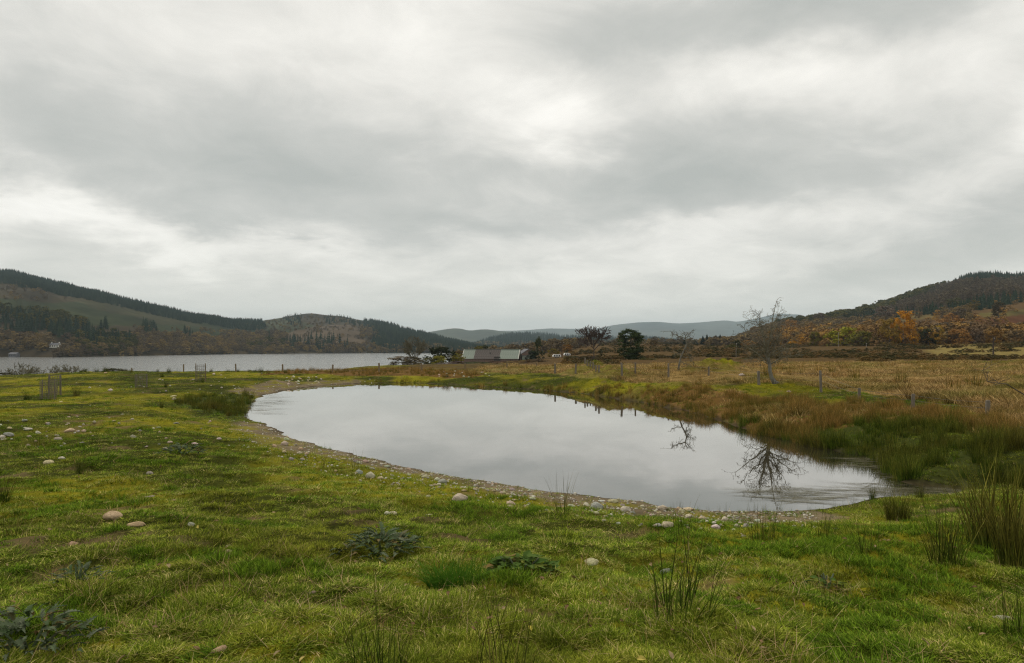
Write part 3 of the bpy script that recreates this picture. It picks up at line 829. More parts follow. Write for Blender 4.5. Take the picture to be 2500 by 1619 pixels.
turf = [blades_mesh('turf%d' % i, 30, 0.075, 0.020, 0.060, 0.0064, 1.0, 1.1, M['turf'], 100 + i) for i in range(6)]
turf += [blades_mesh('lush%d' % i, 24, 0.06, 0.035, 0.09, 0.0068, 0.8, 0.9, M['lush'], 120 + i) for i in range(3)]
turf += [blades_mesh('straw%d' % i, 6, 0.08, 0.05, 0.15, 0.004, 1.4, 1.3, M['straw'], 140 + i, 4) for i in range(3)]
C_TURF = proto_collection('turf_source', turf)
C_TAN = proto_collection('tan_source', [blades_mesh('tan%d' % i, 44, 0.20, 0.14, 0.42, 0.010, 0.55, 0.55, M['tan'], 160 + i) for i in range(5)])
def rush_mesh(i, n, rad, lo, hi, m_, w=0.0075, lean=0.45, cv=0.18): return blades_mesh('rush%d' % i, n, rad, lo, hi, w, lean, cv, m_, 200 + i, 3)
C_RUSSET = proto_collection('russet_source', [rush_mesh(i, 60, 0.20, 0.25, 0.72, M['rush_russet'], 0.010, 0.42, 0.25) for i in range(5)])
C_DARK = proto_collection('dark_source', [rush_mesh(10 + i, 70, 0.18, 0.25, 0.70, M['rush_dark'], 0.009, 0.42, 0.25) for i in range(4)])

def pond_sd(x, y):
    dd = poly_dist(x, y, POND); return np.where(in_poly(x, y, POND), -dd, dd)

def log_points(n, d0, d1, px0, px1, rng):
    d = np.exp(rng.uniform(math.log(d0), math.log(d1), n)); px = rng.uniform(px0, px1, n)
    x = (px - CX) * d / F; z = H(x, d); _, py = proj(x, d, z)
    return x, d, z, px, py

def scatter_grass():
    rng = np.random.default_rng(11)
    x, y, z, px, py = log_points(150000, 2.3, 75, -500, 3000, rng)
    sd = pond_sd(x, y)
    near_side = (y < 24) & (x < 5.2)
    wd = np.where(near_side, 1.5 + 1.1 * fbm(x * 0.5, y * 0.5, 15, 3), 0.12)
    wd = np.where((y > 38) & (x < -12), 2.0 + 2 * fbm(x * 0.3, y * 0.3, 18, 3), wd)
    keep = (sd > wd) | ((sd > 0.15) & (rng.random(len(x)) < 0.16))
    keep &= ~(zone(px, py, Z_TAN, 8) | zone(px, py, Z_RUSSET, 9) & (rng.random(len(x)) < 0.5) | zone(px, py, Z_FARREED, 4))
    bare = sstep(0.33, 0.5, fbm(x * 1.3, y * 1.3, 63, 4)); keep &= rng.random(len(x)) > bare * 0.8
    lushn = fbm(x * 1.5, y * 1.5, 53, 3) + 0.6 * fbm(x * 0.3, y * 0.3, 54, 2)
    x, y, z, lushn = x[keep], y[keep], z[keep], lushn[keep]; n = len(x)
    idx = rng.integers(0, 6, n)
    lm = (lushn > 0.20) & (rng.random(n) < 0.75); idx[lm] = 6 + rng.integers(0, 3, lm.sum())
    st = rng.random(n) < 0.022 * (1 + 2.5 * np.clip(fbm(x * 0.9, y * 0.9, 88, 3), -0.4, 0.6)); idx[st] = 9 + rng.integers(0, 3, st.sum())
    tall = 1 + 0.95 * np.clip(fbm(x * 1.7, y * 1.7, 90, 3), -0.4, 0.7)
    s = np.clip(0.75 + y * 0.030, 0.8, 2.4) * rng.uniform(0.7, 1.3, n)
    sc = np.stack([s, s, np.minimum(s, 1.05) * tall], 1)
    scatter('grass', 'short green and straw-flecked grazed turf', C_TURF, np.stack([x, y, z], 1), rng.uniform(0, 6.28, n), sc, idx)
    # rough tan grass of the field
    x, y, z, px, py = log_points(60000, 14, 190, 1100, 3000, rng)
    keep = zone(px, py, Z_TAN, 8) | (zone(px, py, Z_RUSSET, 9) & (rng.random(len(x)) < 0.15))
    keep &= pond_sd(x, y) > 0.4
    x, y, z = x[keep], y[keep], z[keep]; n = len(x)
    s = np.clip(0.6 + y * 0.006, 0.65, 1.6) * rng.uniform(0.6, 1.25, n) * (1 + 1.5 * np.clip(vnoise(x * 0.45, y * 0.45, 31), -0.4, 0.5)) * (1 + 0.7 * vnoise(x * 1.4, y * 1.4, 32))
    s = np.clip(s, 0.3, 2.0); s = np.stack([s * 1.25, s * 1.25, s * np.where(y > 30, 0.5, 0.72)], 1)
    scatter('rough_field_grass', 'rough tan and straw-coloured grass of the field', C_TAN, np.stack([x, y, z], 1), rng.uniform(0, 6.28, n), s, rng.integers(0, 5, n))
    # russet rushes on the far bank
    x, y, z, px, py = log_points(42000, 12, 110, 560, 2900, rng)
    keep = (zone(px, py, Z_RUSSET, 9) | (zone(px, py, Z_FARREED, 4) & (rng.random(len(x)) < 0.8)))
    keep |= zone(px, py, Z_TAN, 0) & (fbm(x * 0.25, y * 0.25, 19, 3) > 0.22) & (rng.random(len(x)) < 0.35)
    sd = pond_sd(x, y); keep |= (sd > -0.2) & (sd < 1.3) & (px > 1450) & (px < 2000) & (y > 17); keep |= (sd > -0.15) & (sd < 0.9) & (px > 900) & (px < 2000) & (y > 20) & (fbm(x * 0.5, y * 0.5, 61, 3) > -0.05) & (rng.random(len(x)) < 0.7)
    keep &= (sd > -0.18) & (vnoise(x * 1.3, y * 1.3, 44) + 0.5 * vnoise(x * 0.5, y * 0.5, 45) > -0.06)
    x, y, z = x[keep], y[keep], z[keep]; n = len(x)
    s = np.clip(0.55 + y * 0.006, 0.7, 1.0) * rng.uniform(0.55, 1.25, n) * (1 + 1.5 * np.clip(vnoise(x * 1.3, y * 1.3, 44), -0.35, 0.45)) * 0.9
    s = s * np.where(y > 45, 0.56, 0.68)
    scatter('russet_rushes', 'russet and green rushes massed along the far pond bank', C_RUSSET, np.stack([x, y, z], 1), rng.uniform(0, 6.28, n), s, rng.integers(0, 5, n))
    # dark green rushes
    x, y, z, px, py = log_points(26000, 7, 60, 380, 3000, rng)
    sd = pond_sd(x, y)
    keep = (zone(px, py, Z_DARKRUSH, 9) & (fbm(x * 0.9, y * 0.9, 67, 3) > -0.22)) | (zone(px, py, Z_LEFTRUSH, 3))
    keep |= (sd > -0.2) & (sd < 0.5) & (px > 1850) & (px < 2250) & (y > 14) & (rng.random(len(x)) < 0.8)
    keep |= (sd > -0.1) & (sd < 0.55) & (px > 900) & (px < 1960) & (y > 18) & (fbm(x * 0.8, y * 0.8, 68, 3) > -0.05) & (rng.random(len(x)) < 0.75)
    keep &= (sd > -0.25) & (vnoise(x * 1.6, y * 1.6, 46) > -0.22)
    x, y, z = x[keep], y[keep], np.maximum(z[keep], -0.05); n = len(x)
    s = rng.uniform(0.5, 1.05, n) * (1 + 1.6 * np.clip(vnoise(x * 1.6, y * 1.6, 46), -0.4, 0.45)) * np.where(y > 24, 0.58, 0.64)
    scatter('dark_rushes', 'dark green rushes crowding the pond margin', C_DARK, np.stack([x, y, z], 1), rng.uniform(0, 6.28, n), s, rng.integers(0, 4, n))
scatter_grass()

# ------------------------------------------------------------------ far woods that read as one mass
def wood_mat(name, a, b_, c): return leaf_mat(name, [(0.0, a), (0.5, b_), (1.0, c)], rough=0.9)
M['spruce'] = wood_mat('spruce_needles', (0.020, 0.034, 0.022), (0.030, 0.047, 0.029), (0.046, 0.064, 0.034))
M['wood_brown'] = wood_mat('autumn_wood', (0.105, 0.080, 0.054), (0.165, 0.122, 0.066), (0.27, 0.185, 0.062))
M['wood_olive'] = wood_mat('olive_wood', (0.048, 0.055, 0.020), (0.085, 0.084, 0.026), (0.145, 0.120, 0.030))
M['wood_larch'] = wood_mat('larch_wood', (0.105, 0.080, 0.055), (0.14, 0.105, 0.068), (0.175, 0.135, 0.080))
M['wood_russet'] = wood_mat('russet_wood', (0.150, 0.095, 0.050), (0.24, 0.145, 0.052), (0.38, 0.215, 0.050))
C_SPRUCE = proto_collection('spruce_source', [conifer_mesh('spruce%d' % i, 1.0, 0.20 + 0.03 * (i % 3), 300 + i, 7, 6, M['spruce']) for i in range(4)])
def leaf_set(nm, mt, seed, **k): return proto_collection(nm, [leafy_mesh('%s%d' % (nm, i), 1.0, 0.46, seed + i, 24, 34, 0.11, 0.06, mt, **k) for i in range(4)])
C_BROWN = leaf_set('brown_source', M['wood_brown'], 320)
C_OLIVE = leaf_set('olive_source', M['wood_olive'], 330)
C_LARCH = proto_collection('larch_source', [leafy_mesh('larch%d' % i, 1.0, 0.26, 340 + i, 22, 26, 0.09, 0.08, M['wood_larch'], shape='cone') for i in range(4)])
C_RUSWOOD = leaf_set('russetwood_source', M['wood_russet'], 350)

def wood(name, label, hillname, polys, coll, n, hmin, hmax, seed, wid=1.0, js=4, excl=()):
    rng = np.random.default_rng(seed)
    x, y, z, px, py = hill_samples(hillname, n * 14, rng)
    jx = px + js * 2 * fbm(px * 0.05, py * 0.1, seed, 3); jy = py + js * fbm(px * 0.05, py * 0.1, seed + 5, 3)
    m = np.zeros(len(x), bool)
    for p in polys: m |= in_poly(jx, jy, p)
    for p in excl: m &= ~in_poly(px, py, p)
    k = np.nonzero(m)[0][:n]
    hh = rng.uniform(hmin, hmax, len(k)) * (1 + 0.3 * fbm(px[k] * 0.03, py[k] * 0.1, seed + 9, 3))
    ww = hh * wid * rng.uniform(0.8, 1.25, len(k))
    print(name, len(k))
    scatter(name, label, coll, np.stack([x[k], y[k], z[k] - 0.3], 1), rng.uniform(0, 6.28, len(k)), np.stack([ww, ww, hh], 1), rng.integers(0, 4, len(k)))

W_BAND = [(-700, 600), (0, 650), (150, 684), (300, 720), (450, 756), (560, 775), (640, 782), (652, 808), (600, 807), (560, 801), (500, 792), (440, 784), (380, 770), (320, 755), (260, 743), (200, 730), (150, 723), (95, 707), (60, 702), (0, 692), (-700, 650)]
W_BAND2 = [(25, 680), (62, 690), (60, 704), (35, 702)]
HOUSE_GAP = [(120, 828), (158, 828), (172, 856), (120, 862)]
FIELD_GAP = [(-40, 858), (105, 858), (150, 852), (150, 868), (110, 880), (-40, 890)]
wood('plantation_forest', 'dark spruce plantation along the ridge across the loch', 'hill_across_loch', [W_BAND, W_BAND2], C_SPRUCE, 8500, 11, 15, 401, 1.1, 2)
wood('mixed_forest', 'spruce trees among autumn wood on the low slope across the loch', 'hill_across_loch',
     [[(-700, 745), (0, 762), (60, 772), (120, 790), (200, 800), (250, 815), (210, 835), (140, 828), (60, 815), (0, 805), (-700, 800)], [(130, 815), (215, 815), (320, 838), (300, 850), (180, 846)],
      [(345, 800), (380, 802), (385, 818), (350, 818)], [(245, 795), (268, 795), (268, 808), (245, 808)], [(450, 815), (475, 815), (475, 832), (452, 832)]], C_SPRUCE, 900, 13, 20, 402, 1.0, 5, (HOUSE_GAP,))
wood('olive_wood', 'olive and yellowing broadleaf wood across the loch', 'hill_across_loch',
     [[(-700, 745), (0, 760), (90, 762), (180, 775), (220, 800), (120, 800), (0, 780)], [(160, 820), (330, 830), (330, 865), (200, 868)], [(600, 835), (700, 838), (700, 855), (600, 855)]], C_OLIVE, 700, 8, 13, 403, 1.0, 6, (HOUSE_GAP, FIELD_GAP))
wood('lochside_wood', 'brown leafless and autumn wood along the far loch shore', 'hill_across_loch',
     [[(-700, 810), (0, 812), (100, 830), (200, 832), (330, 818), (480, 822), (600, 838), (700, 842), (900, 845), (1000, 848), (1260, 856), (1260, 868), (900, 866), (650, 868), (450, 870), (300, 874), (120, 876), (-700, 880)],
      [(560, 812), (700, 815), (700, 835), (560, 835)], [(880, 800), (910, 800), (930, 830), (890, 840)]], C_BROWN, 2600, 6, 11, 404, 1.15, 5, (HOUSE_GAP, FIELD_GAP))
wood('spruce_belt', 'dark spruce belt standing at the far water edge', 'hill_across_loch', [[(695, 836), (705, 830), (745, 838), (765, 826), (800, 830), (815, 822), (835, 830), (850, 842), (850, 856), (790, 860), (700, 858)]], C_SPRUCE, 260, 18, 26, 405, 0.95, 2)
wood('spruce_headland', 'dense dark forest over the headland hill', 'hill_across_loch', [[(885, 776), (930, 776), (1000, 795), (1260, 845), (1260, 862), (940, 858), (900, 850), (920, 820), (890, 800)], [(1000, 840), (1260, 850), (1260, 866), (1000, 862)]], C_SPRUCE, 4200, 11, 17, 406, 1.15, 3)
wood('ridge_forest', 'hazy dark forest covering the ridge behind the barn', 'forested_ridge', [[(1000, 780), (1850, 780), (1850, 862), (1000, 862)]], C_SPRUCE, 3600, 18, 28, 407, 1.1, 2)
wood('ridge_wood', 'brown wood at the foot of the ridge behind the barn', 'forested_ridge', [[(1150, 842), (1700, 842), (1700, 875), (1150, 875)]], C_BROWN, 700, 14, 20, 408, 1.3, 3)
wood('hilltop_forest', 'dark spruce forest capping the wooded hill', 'wooded_hill', [[(2305, 690), (2350, 668), (2403, 660), (2520, 662), (3400, 640), (3400, 700), (2520, 680), (2440, 688), (2420, 680), (2330, 688)]], C_SPRUCE, 2200, 7, 10, 409, 1.3, 2)
wood('larch_wood', 'pale brown larch wood on the upper slope of the wooded hill', 'wooded_hill', [[(2150, 748), (2200, 732), (2310, 692), (2430, 690), (2520, 684), (3400, 690), (3400, 720), (2520, 726), (2400, 735), (2300, 758), (2200, 766), (2140, 770)]], C_LARCH, 3200, 8, 12, 410, 1.25, 3)
wood('slope_forest', 'dark spruce strip across the middle of the wooded hill', 'wooded_hill', [[(2060, 788), (2130, 778), (2200, 770), (2300, 762), (2340, 755), (2400, 740), (2520, 724), (3400, 715), (3400, 735), (2520, 735), (2430, 752), (2330, 768), (2180, 776), (2090, 790)]], C_SPRUCE, 900, 8, 13, 411, 1.1, 3)
wood('ridge_olive_wood', 'olive brown wood along the falling ridge of the wooded hill', 'wooded_hill', [[(1890, 800), (1980, 780), (2060, 768), (2150, 745), (2260, 705), (2310, 695), (2260, 725), (2150, 765), (2050, 785), (1950, 795)]], C_OLIVE, 1300, 8, 13, 412, 1.0, 4)
wood('hillside_wood', 'leafless purple brown wood covering the lower hillside', 'wooded_hill', [[(1700, 862), (1760, 842), (1830, 812), (1900, 796), (2000, 785), (2100, 785), (2170, 790), (2195, 822), (2300, 830), (2400, 834), (2520, 832), (3400, 815), (3400, 850), (2300, 856), (2150, 850), (2000, 850), (1850, 856)],
      [(2300, 770), (2370, 765), (2380, 785), (2310, 790)]], C_BROWN, 2000, 6, 10, 413, 1.05, 5)
wood('russet_hillside_wood', 'russet and orange wood scattered over the lower hillside', 'wooded_hill', [[(1800, 850), (1900, 835), (2000, 820), (2150, 815), (2200, 830), (2300, 836), (2520, 836), (3400, 820), (3400, 860), (2000, 862)]], C_RUSWOOD, 900, 6, 11, 414, 1.0, 8)
wood('bracken_scrub', 'low russet scrub dotted over the bracken slope', 'wooded_hill', [R_BRACKEN], C_RUSWOOD, 260, 2.5, 6, 415, 1.4, 8)

wood('scattered_hill_wood', 'scattered brown trees on the knolly hill across the loch', 'hill_across_loch', [[(600, 790), (700, 775), (760, 766), (880, 784), (900, 830), (650, 835)], [(300, 800), (640, 812), (640, 835), (300, 820)], [(0, 690), (60, 700), (160, 730), (60, 740), (0, 730)]], C_BROWN, 420, 4, 8, 416, 1.2, 8)
wood('knoll_spruce', 'dark spruce clumps and ridge trees on the knolly hill', 'hill_across_loch', [[(690, 778), (720, 770), (740, 776), (735, 792), (715, 796)], [(830, 772), (880, 784), (890, 800), (860, 800), (850, 790), (800, 790), (790, 775)], [(640, 822), (660, 812), (672, 824), (655, 832)]], C_SPRUCE, 420, 9, 15, 417, 1.1, 4)
def plain_wood():
    rng = np.random.default_rng(77); n = 1500
    d = rng.uniform(340, 1700, n) ; px = rng.uniform(1120, 1780, n); x = (px - CX) * d / F; z = H(x, d)
    keep = (z > -6.8) & ((px < 1420) | (d > 620)) & (fbm(x * 0.012, d * 0.006, 3, 3) > -0.12)
    x, d, z = x[keep], d[keep], z[keep]; n = len(x); hh = rng.uniform(5, 9, n)
    scatter('plain_wood', 'low brown wood on the flat land behind the barn', C_BROWN, np.stack([x, d, z - 0.2], 1), rng.uniform(0, 6.28, n), np.stack([hh * 1.2, hh * 1.2, hh], 1), rng.integers(0, 4, n))
plain_wood()
M['heath'] = wood_mat('heath_scrub', (0.055, 0.056, 0.022), (0.105, 0.080, 0.032), (0.19, 0.115, 0.042))
C_HEATH = proto_collection('heath_source', [leafy_mesh('heath%d' % i, 1.0, 0.6, 360 + i, 20, 26, 0.16, -0.05, M['heath']) for i in range(4)])
def heath():
    rng = np.random.default_rng(78); n = 5200
    d = np.exp(rng.uniform(math.log(75), math.log(620), n)); px = rng.uniform(1380, 2700, n); x = (px - CX) * d / F; z = H(x, d)
    _, py = proj(x, d, z)
    keep = ~zone(px, py, Z_TAN, 4) & (fbm(x * 0.03, d * 0.05, 13, 4) > 0.10) & (z > -5)
    x, d, z = x[keep], d[keep], z[keep]; n = len(x); hh = rng.uniform(0.3, 1.1, n) * np.clip(d / 160, 0.7, 1.8)
    scatter('heath_scrub', 'low dark heath and bog scrub over the brown field', C_HEATH, np.stack([x, d, z - 0.1], 1), rng.uniform(0, 6.28, n), np.stack([hh * 2.2, hh * 2.2, hh], 1), rng.integers(0, 4, n))
heath()

# ------------------------------------------------------------------ single trees and bushes
CROWN = {
    'broad': [leafy_mesh('crown_broad%d' % i, 1.0, 0.5, 500 + i, 44, 34, 0.085, 0.14, M['foliage']) for i in range(4)],
    'tall': [leafy_mesh('crown_tall%d' % i, 1.0, 0.5, 510 + i, 44, 34, 0.080, 0.12, M['foliage'], shape='oval') for i in range(3)],
    'spire': [leafy_mesh('crown_spire%d' % i, 1.0, 0.5, 520 + i, 60, 36, 0.070, 0.04, M['foliage'], shape='cone', loose=0.7) for i in range(2)],
    'bush': [leafy_mesh('crown_bush%d' % i, 1.0, 0.5, 530 + i, 46, 34, 0.090, -0.02, M['foliage'], loose=1.1) for i in range(4)],
    'pine': [leafy_mesh('crown_pine%d' % i, 1.0, 0.5, 540 + i, 120, 50, 0.055, 0.05, M['foliage'], flat=0.25, loose=0.8, shape='oval') for i in range(2)],
    'spruce': [conifer_mesh('crown_spruce%d' % i, 1.0, 0.5, 550 + i, 12, 9, M['foliage']) for i in range(3)],
}
TRUNK = [trunk_mesh('trunk%d' % i, 0.75, 0.025, M['bark'], 560 + i) for i in range(3)]
TRUNK_PALE = [trunk_mesh('trunk_pale%d' % i, 0.75, 0.018, M['bark_grey'], 570 + i) for i in range(2)]
_tr = random.Random(5)

def plant(name, label, cat, px, hpx, wpx, colour, kind='broad', py=None, d=None, surf=None, group=None, trunk=True, pale=False, sink=0.0):
    if surf: x, y, z = hill_hit(surf, px, py)
    elif d is not None: x, y, z = at_dist(px, d)
    else: x, y, z = ground_hit(px, py)
    hh = hpx * y / F
    if d is not None and py is not None:          # row of the top given instead of a height
        hh = (EYE - (py - HY) * y / F) - z
    ww = wpx * y / F * (1.25 if kind == 'bush' else 1.1)
    root = empty(name, (x, y, z - sink), _tr.uniform(0, 6.28))
    cm = _tr.choice(CROWN[kind])
    obj('crown' if trunk else 'foliage', cm, root, sc=(ww, ww, hh), color=colour)
    if trunk: obj('trunk', _tr.choice(TRUNK_PALE if pale else TRUNK), root, sc=(hh, hh, hh))
    else: obj('stem', _tr.choice(TRUNK), root, sc=(hh * 0.8, hh * 0.8, hh * 0.8))
    tag(root, label, cat, group)
    return root

ORANGE, AMBER, YELLOW = (0.46, 0.21, 0.016), (0.40, 0.20, 0.022), (0.42, 0.27, 0.022)
OLIVE, YGREEN, DKGREEN = (0.14, 0.125, 0.022), (0.26, 0.25, 0.022), (0.022, 0.036, 0.012)
BROWN, PURPLE, RUST = (0.19, 0.125, 0.055), (0.15, 0.11, 0.080), (0.30, 0.155, 0.042)
g1 = 'autumn trees along the foot of the wooded hill'
for px, py, hpx, wpx, c, k, lb in [
    (1948, 872, 38, 42, AMBER, 'broad', 'rounded amber birch at the foot of the wooded hill'),
    (1992, 872, 46, 34, OLIVE, 'tall', 'olive green birch beside the amber birch'),
    (2018, 868, 26, 26, RUST, 'broad', 'small rust brown tree between olive birch and willow'),
    (2062, 874, 56, 74, YGREEN, 'broad', 'broad yellow green willow at the edge of the rough field'),
    (2103, 874, 46, 62, OLIVE, 'broad', 'dull olive willow leaning against the yellow green willow'),
    (2172, 872, 72, 54, (0.22, 0.14, 0.022), 'tall', 'tall olive and orange birch by the rough field'),
    (2208, 866, 90, 58, ORANGE, 'tall', 'tallest bright orange birch below the bracken slope'),
    (2228, 862, 46, 30, AMBER, 'tall', 'slim amber birch close beside the tallest orange birch'),
    (2250, 850, 48, 26, YELLOW, 'tall', 'slim yellow birch with dark conifer beside it'),
    (2270, 860, 50, 44, (0.040, 0.045, 0.018), 'broad', 'dark green holly between two yellow birches'),
    (2294, 848, 52, 30, YELLOW, 'tall', 'upright golden yellow birch above the gorse'),
    (2280, 864, 40, 42, (0.27, 0.15, 0.022), 'broad', 'short golden orange birch just above the gorse'),
    (2345, 858, 50, 50, RUST, 'tall', 'brown leaf-thin birch right of the golden birches'),
    (2388, 860, 50, 40, (0.15, 0.10, 0.06), 'tall', 'pale buff leafless birch at the wood edge'),
    (2432, 856, 46, 46, (0.20, 0.105, 0.018), 'broad', 'orange leaved oak behind the dark utility pole'),
    (2480, 858, 46, 56, BROWN, 'broad', 'dark brown oak at the grassy knoll'),
    (2322, 800, 34, 52, RUST, 'broad', 'wide rust brown oak on the bracken slope'),
    (2438, 776, 36, 32, (0.060, 0.046, 0.02), 'broad', 'dark round oak alone on the bracken slope'),
    (2375, 760, 26, 24, (0.14, 0.10, 0.025), 'broad', 'small gold tree below the dark forest strip'),
    (2335, 755, 26, 44, (0.085, 0.085, 0.03), 'broad', 'grey green tree below the dark forest strip'),
    (2165, 792, 42, 52, PURPLE, 'broad', 'big purple brown leafless tree above the birches'),
    (2000, 789, 24, 26, PURPLE, 'broad', 'lone bare tree standing on the hill skyline'),
    ]:
    plant('autumn_tree', lb, 'tree', px, hpx, wpx, c, k, py=py, surf='wooded_hill', group=g1, pale=(c in (AMBER, YELLOW, ORANGE)))
# bigger trees scattered in the hillside wood
rng = random.Random(31)
for i in range(46):
    px = rng.uniform(1840, 2500); py = rng.uniform(815 if px < 2180 else 832, 856)
    c = rng.choice([BROWN, PURPLE, RUST, BROWN, (0.085, 0.065, 0.024), (0.12, 0.066, 0.024)])
    plant('hillside_tree', {BROWN: 'brown', PURPLE: 'purple grey', RUST: 'rust red'}.get(c, 'dull olive brown' if c[0] < 0.1 else 'tawny') + ' thin-leaved tree standing out of the lower hillside wood', 'tree', px, rng.uniform(20, 38), rng.uniform(24, 38), c, rng.choice(['broad', 'tall']), py=py, surf='wooded_hill', group='trees standing out of the hillside wood')
# conifers and trees on the far side of the brown field
for i, (px, top) in enumerate([(1697, 828), (1716, 819), (1726, 815), (1738, 822), (1748, 817), (1758, 815), (1766, 820)]):
    plant('spruce_tree', 'dark spruce in the clump beyond the brown field', 'tree', px, 0, 17, (0.018, 0.028, 0.018), 'spruce', py=top, d=560, group='spruce clump beyond the brown field')
for px, top, w, c, k, d, lb in [
    (1596, 831, 24, (0.11, 0.07, 0.022), 'tall', 420, 'lone brown and green alder in the brown field behind the pine'),
    (1640, 836, 46, (0.045, 0.045, 0.02), 'broad', 520, 'dark broad tree left of the spruce clump'),
    (1672, 828, 26, (0.028, 0.036, 0.022), 'spruce', 480, 'dark fir behind the crooked bare thorn'),
    (1800, 832, 28, (0.040, 0.045, 0.018), 'tall', 300, 'dark ivy-clad tree behind the big hawthorn'),
    (1786, 842, 30, (0.090, 0.085, 0.02), 'bush', 280, 'olive bush beside the pale pole'),
    (1742, 848, 18, (0.040, 0.045, 0.015), 'bush', 300, 'small dark round bush alone in the brown field'),
    (1860, 822, 40, PURPLE, 'broad', 420, 'grey brown bare tree right of the big hawthorn'),
    (1828, 832, 40, RUST, 'broad', 380, 'rusty tree behind the hawthorn crown'),
    (1385, 842, 30, (0.20, 0.10, 0.022), 'broad', 330, 'orange brown tree behind the farm utility pole'),
    (1350, 852, 24, (0.16, 0.12, 0.02), 'bush', 290, 'yellow bush right of the spruce by the barn'),
    (1170, 847, 34, (0.12, 0.10, 0.02), 'bush', 310, 'olive yellow bush behind the left of the barn roof'),
    (1185, 846, 30, (0.06, 0.06, 0.018), 'bush', 312, 'dark olive bush behind the middle of the barn roof'),
    (1118, 855, 36, (0.12, 0.078, 0.024), 'bush', 290, 'brown bush against the left end of the barn'),
    ]:
    plant('field_tree' if k != 'bush' else 'field_bush', lb, 'tree' if k != 'bush' else 'bush', px, 0, w, c, k, py=top, d=d, trunk=(k != 'bush'))
plant('scots_pine', 'dense dark green pine standing in the brown field', 'tree', 1540, 0, 66, (0.046, 0.064, 0.024), 'pine', py=803, d=150)
plant('scots_pine', 'lower dark bough mass leaning at the foot of the pine', 'tree', 1555, 0, 36, (0.046, 0.060, 0.024), 'bush', py=846, d=151)
plant('spruce_tree', 'pointed green spruce right of the barn', 'tree', 1314, 0, 36, (0.060, 0.070, 0.032), 'spire', py=824, d=255)
plant('spruce_tree', 'low dark fir beside the pointed spruce by the barn', 'tree', 1298, 0, 26, (0.026, 0.036, 0.016), 'bush', py=856, d=253)
plant('holly_bush', 'dark round evergreen bush left of the barn', 'bush', 1070, 0, 62, (0.026, 0.032, 0.012), 'bush', py=845, d=215)
plant('willow_bush', 'yellow green bush in front of the dark evergreen bush', 'bush', 1070, 0, 30, (0.22, 0.20, 0.026), 'bush', py=868, d=185)
plant('willow_bush', 'yellow olive bush at the left wall of the barn', 'bush', 1113, 0, 40, (0.20, 0.175, 0.022), 'bush', py=864, d=220)
plant('willow_bush', 'small olive bush beside the dark evergreen bush', 'bush', 1047, 0, 26, (0.085, 0.080, 0.020), 'bush', py=873, d=190)
for px, top, w, c, d, lb in [
    (985, 868, 66, (0.17, 0.135, 0.09), 150, 'grey brown bramble heap under the dead tree'),
    (1010, 872, 40, (0.15, 0.125, 0.07), 148, 'brown bramble at the trunk of the dead tree'),
    (1090, 884, 44, (0.16, 0.125, 0.11), 140, 'pale lilac grey bramble left of the barn'),
    (1118, 881, 36, (0.10, 0.065, 0.055), 142, 'dull purple bramble below the barn corner'),
    (1165, 882, 60, (0.055, 0.070, 0.022), 150, 'green bramble in front of the barn wall'),
    (1215, 881, 64, (0.105, 0.056, 0.028), 152, 'russet bramble in front of the barn wall'),
    (1262, 881, 50, (0.115, 0.058, 0.026), 150, 'red brown bramble below the right of the barn'),
    (1305, 876, 54, (0.085, 0.056, 0.028), 165, 'brown hedge right of the barn'),
    (1362, 876.5, 78, (0.075, 0.056, 0.024), 225, 'brown hedge below the white vehicles'),
    (1400, 868, 40, (0.050, 0.055, 0.020), 170, 'dark green bush left of the bare round tree'),
    (1432, 868, 46, (0.095, 0.070, 0.040), 160, 'brown thicket at the foot of the bare round tree'),
    (1480, 870, 46, (0.090, 0.060, 0.035), 165, 'brown thicket between bare round tree and pine'),
    (1585, 873, 36, (0.10, 0.095, 0.024), 140, 'olive shrub right of the pine'),
    (1625, 868, 60, (0.030, 0.034, 0.016), 190, 'low dark gorse right of the pine'),
    (1690, 855, 64, (0.032, 0.036, 0.016), 300, 'low dark gorse in the brown field'),
    (1760, 864, 70, (0.034, 0.042, 0.018), 210, 'long dark gorse behind the mossy mound'),
    (1830, 868, 60, (0.040, 0.042, 0.018), 190, 'dark gorse behind the hawthorn trunk'),
    (1815, 874, 40, (0.11, 0.10, 0.022), 120, 'olive willow scrub left of the hawthorn'),
    (1775, 872, 24, (0.070, 0.060, 0.020), 125, 'brown scrub left of the olive willow scrub'),
    (2125, 866, 20, (0.030, 0.038, 0.014), 170, 'small round gorse under the pale pole'),
    (2230, 859, 56, (0.028, 0.036, 0.013), 240, 'dark gorse at the foot of the orange birches'),
    (2280, 858, 60, (0.030, 0.038, 0.013), 235, 'dark gorse between birches and rough field'),
    (2320, 857, 56, (0.030, 0.036, 0.013), 225, 'dark green gorse left of the grassy knoll'),
    (2350, 848, 50, (0.035, 0.036, 0.015), 240, 'gorse at the wood edge above the knoll'),
    (2150, 862, 50, (0.050, 0.050, 0.018), 235, 'brown green scrub under the olive birch'),
    (2073, 874, 26, (0.090, 0.066, 0.030), 100, 'thin brown shrub in the rough field'),
    (1905, 862, 60, (0.060, 0.056, 0.022), 250, 'dull green scrub right of the hawthorn'),
    (1990, 862, 70, (0.050, 0.050, 0.020), 240, 'dull green scrub under the amber birch'),
    (12, 908, 40, (0.040, 0.040, 0.014), 66, 'dark heather hump on the brow above the loch'),
    (42, 918, 30, (0.045, 0.044, 0.014), 63, 'small dark heather clump on the brow above the loch'),
    (280, 898, 66, (0.060, 0.060, 0.022), 68, 'low gorse mound on the brow beside a short post'),
    ]:
    plant('scrub_bush', lb, 'bush', px, 0, w, c, 'bush', py=top, d=d, trunk=False, sink=0.1)

